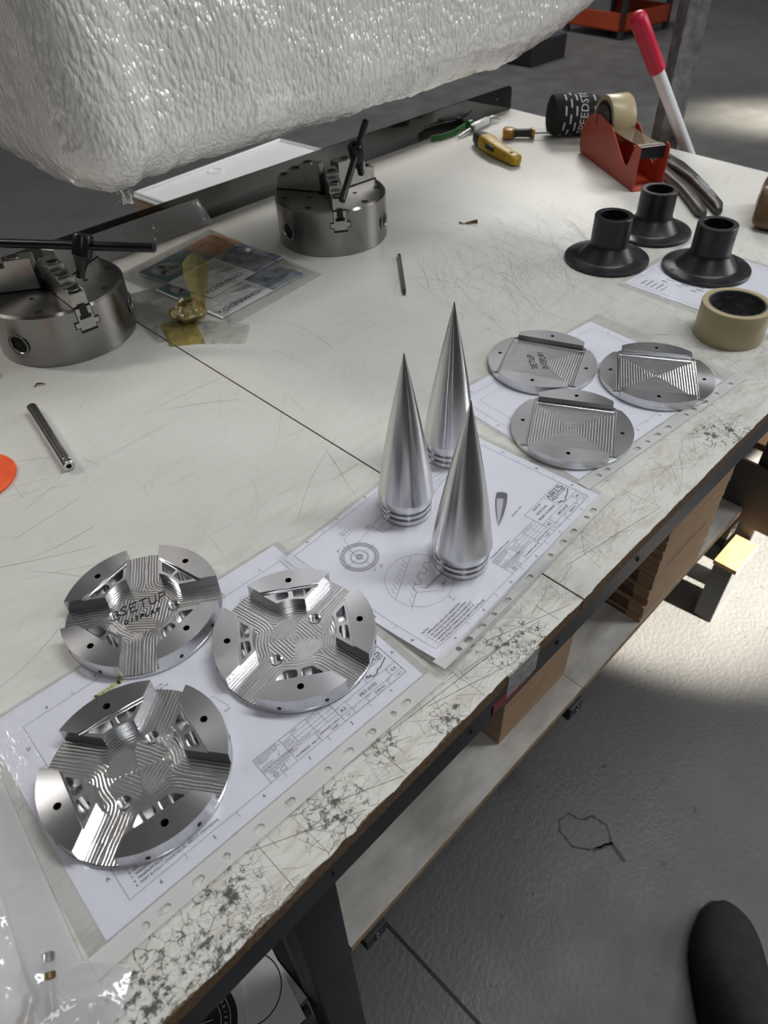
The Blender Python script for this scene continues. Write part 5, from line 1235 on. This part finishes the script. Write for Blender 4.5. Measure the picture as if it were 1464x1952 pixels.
q = [lf.verts.new((0.758 + 0.004 * i + rnd.uniform(-.001, .001), 0.690 - 0.0045 * i + (0.004 if j else -0.004) * (1 - abs(i - 3) / 4), 0.0012 + (0.006 * abs(i - 2) / 3 if j else 0.0))) for i in range(7) for j in range(2)]
for i in range(6): lf.faces.new((q[2 * i], q[2 * i + 2], q[2 * i + 3], q[2 * i + 1]))
tag(obj('dry_leaf', lf, 'dry_leaf'), 'small curled dry brown leaf scrap alone on white bench', 'leaf')
for k, (x, y, s_, lb) in enumerate(((1.110, 0.845, 0.006, 'tiny olive crumb beside the yellow utility knife'), (-0.058, 0.773, 0.007, 'small reddish metal shaving in front of left chuck'))):
    b = B(); 
    tube(b, [(x - s_, y, 0.0014), (x - s_ * .2, y + s_ * .5, 0.0022), (x + s_ * .4, y - s_ * .3, 0.003), (x + s_, y - s_ * .6, 0.0012)], [.0008, .0013, .0012, .0006], 6); tag(obj('metal_shaving', b, 'dry_leaf', None, True), lb, 'shaving')
of = thing('orange_disc', (-0.2075, 0.6335, 0.0003), 0, 'bright orange foam disc cut off by the left edge of view', 'disc')
b = B(); lathe(b, [(0, 0), (0.0465, 0), (0.0475, 0.0008), (0.0475, 0.0034), (0.0465, 0.0042), (0, 0.0042)], 72, False, False); obj('pad', b, 'orange_foam', of, True)
P = Print(); P.text('K', 26, 14, 12, -0.5); P.text('N', 18, 24, 9, -0.5); P.build('printed_mark', ['ink'], lambda x, y: (x, y, 0.0044), of)
cl = thing('cloth_rag', (-0.115, 0.865, 0.0003), 0, 'brown rag end showing at the far left beside the chuck', 'rag')
b = B(); bmesh.ops.create_icosphere(b, subdivisions=3, radius=0.024)
for v in b.verts: v.co += Vector(noise.noise_vector(v.co * 60)) * 0.009; v.co.z = max(0, v.co.z * 0.55 + 0.012)
obj('cloth', b, 'brass_dark', cl, True)

# ------------------------------------------------------------------ brochures in a clear bag, and the little yellow bag
def leaflet(label, q, z, dark):
    r = thing('brochure', (q[0][0], q[0][1], z), 0, label, 'brochure')
    o = Vector((q[0][0], q[0][1], 0)); f = bil([(a - o.x, b_ - o.y) for a, b_ in q])
    def patch(name, u0, u1, v0, v1, m, dz, h=0.0):
        b = B(); prism(b, [tuple(f(u, v)[:2]) for u, v in ((u0, v0), (u1, v0), (u1, v1), (u0, v1))], dz, dz + 0.0004); return obj(name, b, m, r)
    patch('paper', 0, 1, 0, 1, 'paper_white', 0)
    patch('orange_panel', 0.0, 0.40, 0.0, 0.42, 'brochure_orange', 0.0004); patch('teal_panel', 0.40, 0.99, 0.01, 0.42, 'brochure_teal', 0.0004); patch('blue_panel', 0.01, 0.40, 0.42, 0.99, 'brochure_blue', 0.0004)
    W3 = 190.0
    def pf(x, y): p = f(x * 1000 / W3, y * 1000 / W3); return (p.x, p.y, 0.0009)
    P = Print()
    for k in range(4): P.text(('SCROLL CHUCKS', 'POWER CHUCKS', 'ROTARY TABLES', 'VISES')[k], 84, 92 + k * 9, 6.4, 0, 'LEFT')
    for k in range(5): P.line(84, 130 + k * 3, 84 + 40 - k * 5, 130 + k * 3, 1.0)
    P.build('small_print', ['ink_grey'], pf, r)
    P = Print(); P.text('CHANDOX', 92, 168, 13); P.path([(117, 174), (120, 177), (123, 174)], 1.0, 0); P.build('brand_lettering', ['text_navy'], pf, r)
    P = Print(); P.circle(150, 36, 1, 1, 0, 8); P.poly(circ(152, 38, 27, 32)); P.build('chuck_picture', ['brochure_grey'], pf, r)
    P = Print()
    for k in range(3): 
        a = 0.5 + k * 2.09; P.poly([(152 + 6 * math.cos(a - .9), 38 + 6 * math.sin(a - .9)), (152 + 24 * math.cos(a - .2), 38 + 24 * math.sin(a - .2)), (152 + 24 * math.cos(a + .2), 38 + 24 * math.sin(a + .2)), (152 + 6 * math.cos(a + .9), 38 + 6 * math.sin(a + .9))])
    P.build('picture_wedges', ['ink_grey'], pf, r)  # three dark wedges printed in the chuck picture
    for k in range(3): pass
    return r
leaflet('chuck brochure with orange, teal and blue panels, uppermost in clear bag', [(0.4136, 1.014), (0.2226, 0.9769), (0.2559, 0.7964), (0.4368, 0.8287)], 0.0042, 0)
leaflet('chuck brochure lying underneath the orange and teal one', [(0.4030, 0.9250), (0.212, 0.898), (0.2285, 0.7300), (0.4200, 0.7500)], 0.0022, 1)
qb = bil([(0.2322, 0.700), (0.4400, 0.7266), (0.4260, 1.045), (0.196, 1.000)])
cbg = thing('clear_bag', (0, 0, 0), 0, 'clear plastic bag over the chuck brochures between the two chucks', 'bag')
def bagfn(u, v):
    p = qb(u, v); e = min(1, max(0, min(u, 1 - u, v, 1 - v) * 8)); fold = max(0, 1 - abs(v - 0.10 - 0.03 * u) / 0.035)
    return (p.x, p.y, 0.0016 + e * (0.0052 + 0.0022 * noise.noise((u * 5, v * 6, 2)) + 0.0015 * noise.noise((u * 17, v * 15, 3))) + 0.004 * fold * e)
link('film', grid_mesh(100, 100, bagfn), 'clear_bag', cbg, True)
cb3 = thing('clear_bag', (0, 0, 0), 0, 'flat empty clear bag corner showing beside the yellow bag', 'bag')
q3 = bil([(0.120, 0.745), (0.195, 0.700), (0.232, 0.905), (0.150, 0.93)])
link('film', grid_mesh(30, 30, lambda u, v: (*q3(u, v)[:2], 0.0012 + 0.002 * abs(noise.noise((u * 4, v * 5, 6))))), 'clear_bag', cb3, True)
yb = thing('yellow_bag', (0.198, 0.752, 0.0003), 0, 'small twisted yellow translucent bag holding a dark brass fitting', 'bag')
def pouch(u, v):
    a = 2 * PI * u; r_ = (0.030 * math.sin(min(1, v * 1.25) * PI * 0.86) ** 0.8 if v < .8 else 0.030 * math.sin(PI * .86) ** .8) + 0.004 * noise.noise((math.cos(a) * 2, math.sin(a) * 2, v * 5))
    r_ *= 1 + 0.22 * noise.noise((math.cos(a) * 1.4, math.sin(a) * 1.4, 3)); z = 0.0008 + 0.034 * v
    return (-0.006 + r_ * math.cos(a) * 1.0 + 0.004 * v, 0.016 + r_ * math.sin(a) * 0.92, z)
link('pouch', grid_mesh(40, 16, pouch), 'yellow_bag', yb, True)
def flare(u, v):
    a = -0.35 + 2.5 * u; k = v ** 1.1; w_ = 0.003 + 0.021 * k * (1 - 0.25 * max(0, v - .75) * 4)
    c = Vector((0.006, -0.004, 0.004)) * (1 - v) + Vector((0.020, 0.004, 0.094)) * v
    d1, d2 = Vector((0.76, -0.65, 0)), Vector((0.65, 0.76, 0))
    s_ = (u - .5) * 2
    p = c + d1 * w_ * s_ + d2 * w_ * 0.5 * math.cos(s_ * 2.6) + Vector(noise.noise_vector((u * 4, v * 5, 1))) * 0.003 * v; p.z += 0.008 * (1 - s_ * s_) * v
    p.z = max(p.z, 0.0012); return tuple(p)
link('twisted_neck', grid_mesh(24, 26, flare), 'yellow_bag', yb, True)
def skirt(u, v):
    p = bil([(-0.072, -0.030), (-0.030, -0.062), (0.002, 0.014), (-0.045, 0.040)])(u, v); return (p.x, p.y, 0.0010 + 0.004 * abs(noise.noise((u * 4, v * 5, 8))))
link('bag_tail', grid_mesh(20, 20, skirt), 'yellow_bag', yb, True)
fq = bil([(-0.035, -0.060), (0.010, -0.110), (0.050, -0.070), (0.01, 0.0)])
fl_ = thing('clear_bag', (0, 0, 0), 0, 'thin pale clear bag tail lying in front of yellow bag', 'bag')
link('film', grid_mesh(20, 20, lambda u, v: (0.198 + fq(u, v).x, 0.752 + fq(u, v).y, 0.0014 + 0.002 * abs(noise.noise((u * 4, v * 5, 9))))), 'clear_bag', fl_, True)
ft = thing('brass_fitting', (0.191, 0.770, 0.0012), 0.5, 'dark brass threaded fitting seen inside the yellow bag', 'fitting')
b = B(); lathe(b, [(0.006, 0.0), (0.016, 0.0), (0.017, 0.001), (0.017, 0.011), (0.016, 0.012), (0.012, 0.0125), (0.012, 0.024), (0.011, 0.025), (0.006, 0.025)], 6, False, False, closed=True); obj('hex_body', b, 'brass_dark', ft)
b = B(); lathe(b, [(0.0122, 0.013)] + [(0.0122 + (0.0008 if i % 2 else 0), 0.0135 + i * 0.0009) for i in range(12)] + [(0.0122, 0.0245)], 32, False, False); obj('thread', b, 'brass_dark', ft, True)


# ------------------------------------------------------------------ clear bag of bolts at the near left corner
def bag():
    r = thing('clear_bag', (0, 0, 0), 0, 'frosted clear plastic bag of bolts at the near left corner of bench', 'bag')
    q = bil([(-0.50, -0.055 + 0.06), (-0.3455, 0.041), (-0.3505, 0.262), (-0.52, 0.26)])
    q = bil([(-0.56, 0.006), (-0.372, 0.0245), (-0.350, 0.235), (-0.56, 0.27)])
    def fn(u, v):
        p = q(u, v)
        # the corner nearest the drawing pokes out
        k = max(0, 1 - abs(v - 0.09) / 0.13) * max(0, (u - 0.7) / 0.3); p.x += 0.026 * k; p.y += 0.0 * k
        e = min(1, max(0, min(u, 1 - u, v, 1 - v) * 7)); z = 0.0022 + e * (0.0128 + 0.005 * noise.noise((u * 3.3, v * 4, 1)) + 0.0042 * abs(noise.noise((u * 6 + v * 4, v * 9 - u * 3, 4))) + 0.0004 * noise.noise((u * 22, v * 20, 7)))
        return (p.x, p.y, max(0.002, z))
    link('film', grid_mesh(120, 120, fn), 'bag_film', r, True)
    link('bottom_film', grid_mesh(2, 2, lambda u, v: (*q(u, v)[:2], 0.0016)), 'bag_film', r)
bag()
ps = thing('packing_slip', (0, 0, 0), 0, 'white paper slip inside the frosted bag at near left corner', 'paper')
b = B(); prism(b, [(-0.54, 0.02), (-0.405, 0.055), (-0.372, 0.245), (-0.54, 0.25)], 0.0020, 0.0023); obj('paper', b, 'paper_white', ps)
def bolt(p, a, label):
    r = thing('dark_bolt', (p[0], p[1], 0.0078), a, label, 'bolt', 'bolts inside the frosted bag')
    mt = Matrix.Rotation(PI / 2, 4, 'Y')
    b = B(); lathe(b, [(0, 0), (0.0036, 0.0), (0.0036, 0.026), (0.0028, 0.030), (0, 0.030)], 20, False, False, mt); obj('shank', b, 'brass_screw', r, True)
    b = B(); lathe(b, [(0, -0.006), (0.0048, -0.006), (0.0052, -0.005), (0.0052, 0), (0, 0)], 20, False, False, mt); obj('head', b, 'dull_steel', r, True)
    b = B(); lathe(b, [(0.0037, 0.006), (0.0056, 0.007), (0.0056, 0.011), (0.0037, 0.012)], 20, False, False, mt, closed=True); obj('nut', b, 'brass_dark', r, True)
bolt((-0.3835, 0.0830), -1.95, 'small plated bolt inside the frosted bag, farther from the corner of view')
bolt((-0.4030, 0.0700), -2.3, 'small plated bolt inside the frosted bag, nearer the corner of view')
# strip of clear tape stuck over the bench edge
def tapefn(u, v):
    a = Vector((-0.280, 0.0185, 0)) * (1 - u) + Vector((-0.2275, 0.0075, 0)) * u; c = Vector((-0.2815, -0.0003, 0)) * (1 - u) + Vector((-0.2255, -0.0003, 0)) * u
    p = a * (1 - v) + c * v; return (p.x, p.y + (0.0006 * noise.noise((u * 9, v * 9, 0))), 0.0006 + 0.0014 * abs(noise.noise((u * 7, v * 9, 3))))
o = link('clear_tape_strip', grid_mesh(40, 16, tapefn), 'clear_tape', None, True); tag(o, 'crinkled strip of clear tape stuck on the crazed bench edge', 'tape strip')
def tape2(u, v):
    x = 0.012 + 0.046 * u; y, z = (0.012 - 0.0135 * min(1, v * 2), 0.0007) if v < .5 else (-0.0010, 0.0007 - 0.036 * (v - .5) * 2)
    return (x, y + 0.0005 * noise.noise((u * 8, v * 8, 1)) - (.0006 if v >= .5 else 0), z)
o = link('clear_tape_patch', grid_mesh(24, 24, tape2), 'clear_tape', None, True); tag(o, 'clear tape patch folded over the bench edge above the red label', 'tape strip')

def leanfn(u, v):
    x = 0.205 + 0.245 * u - 0.012 * v; y = 1.064 + 0.0215 * v; z = 0.0012 + 0.046 * v
    return (x, y - 0.0012 * abs(noise.noise((u * 5, v * 4, 2))), z)
o = link('plastic_sleeve', grid_mesh(30, 10, leanfn), 'bag_film', None, True); tag(o, 'empty clear plastic sleeve leaning upright against the rear guard behind brochures', 'sleeve')
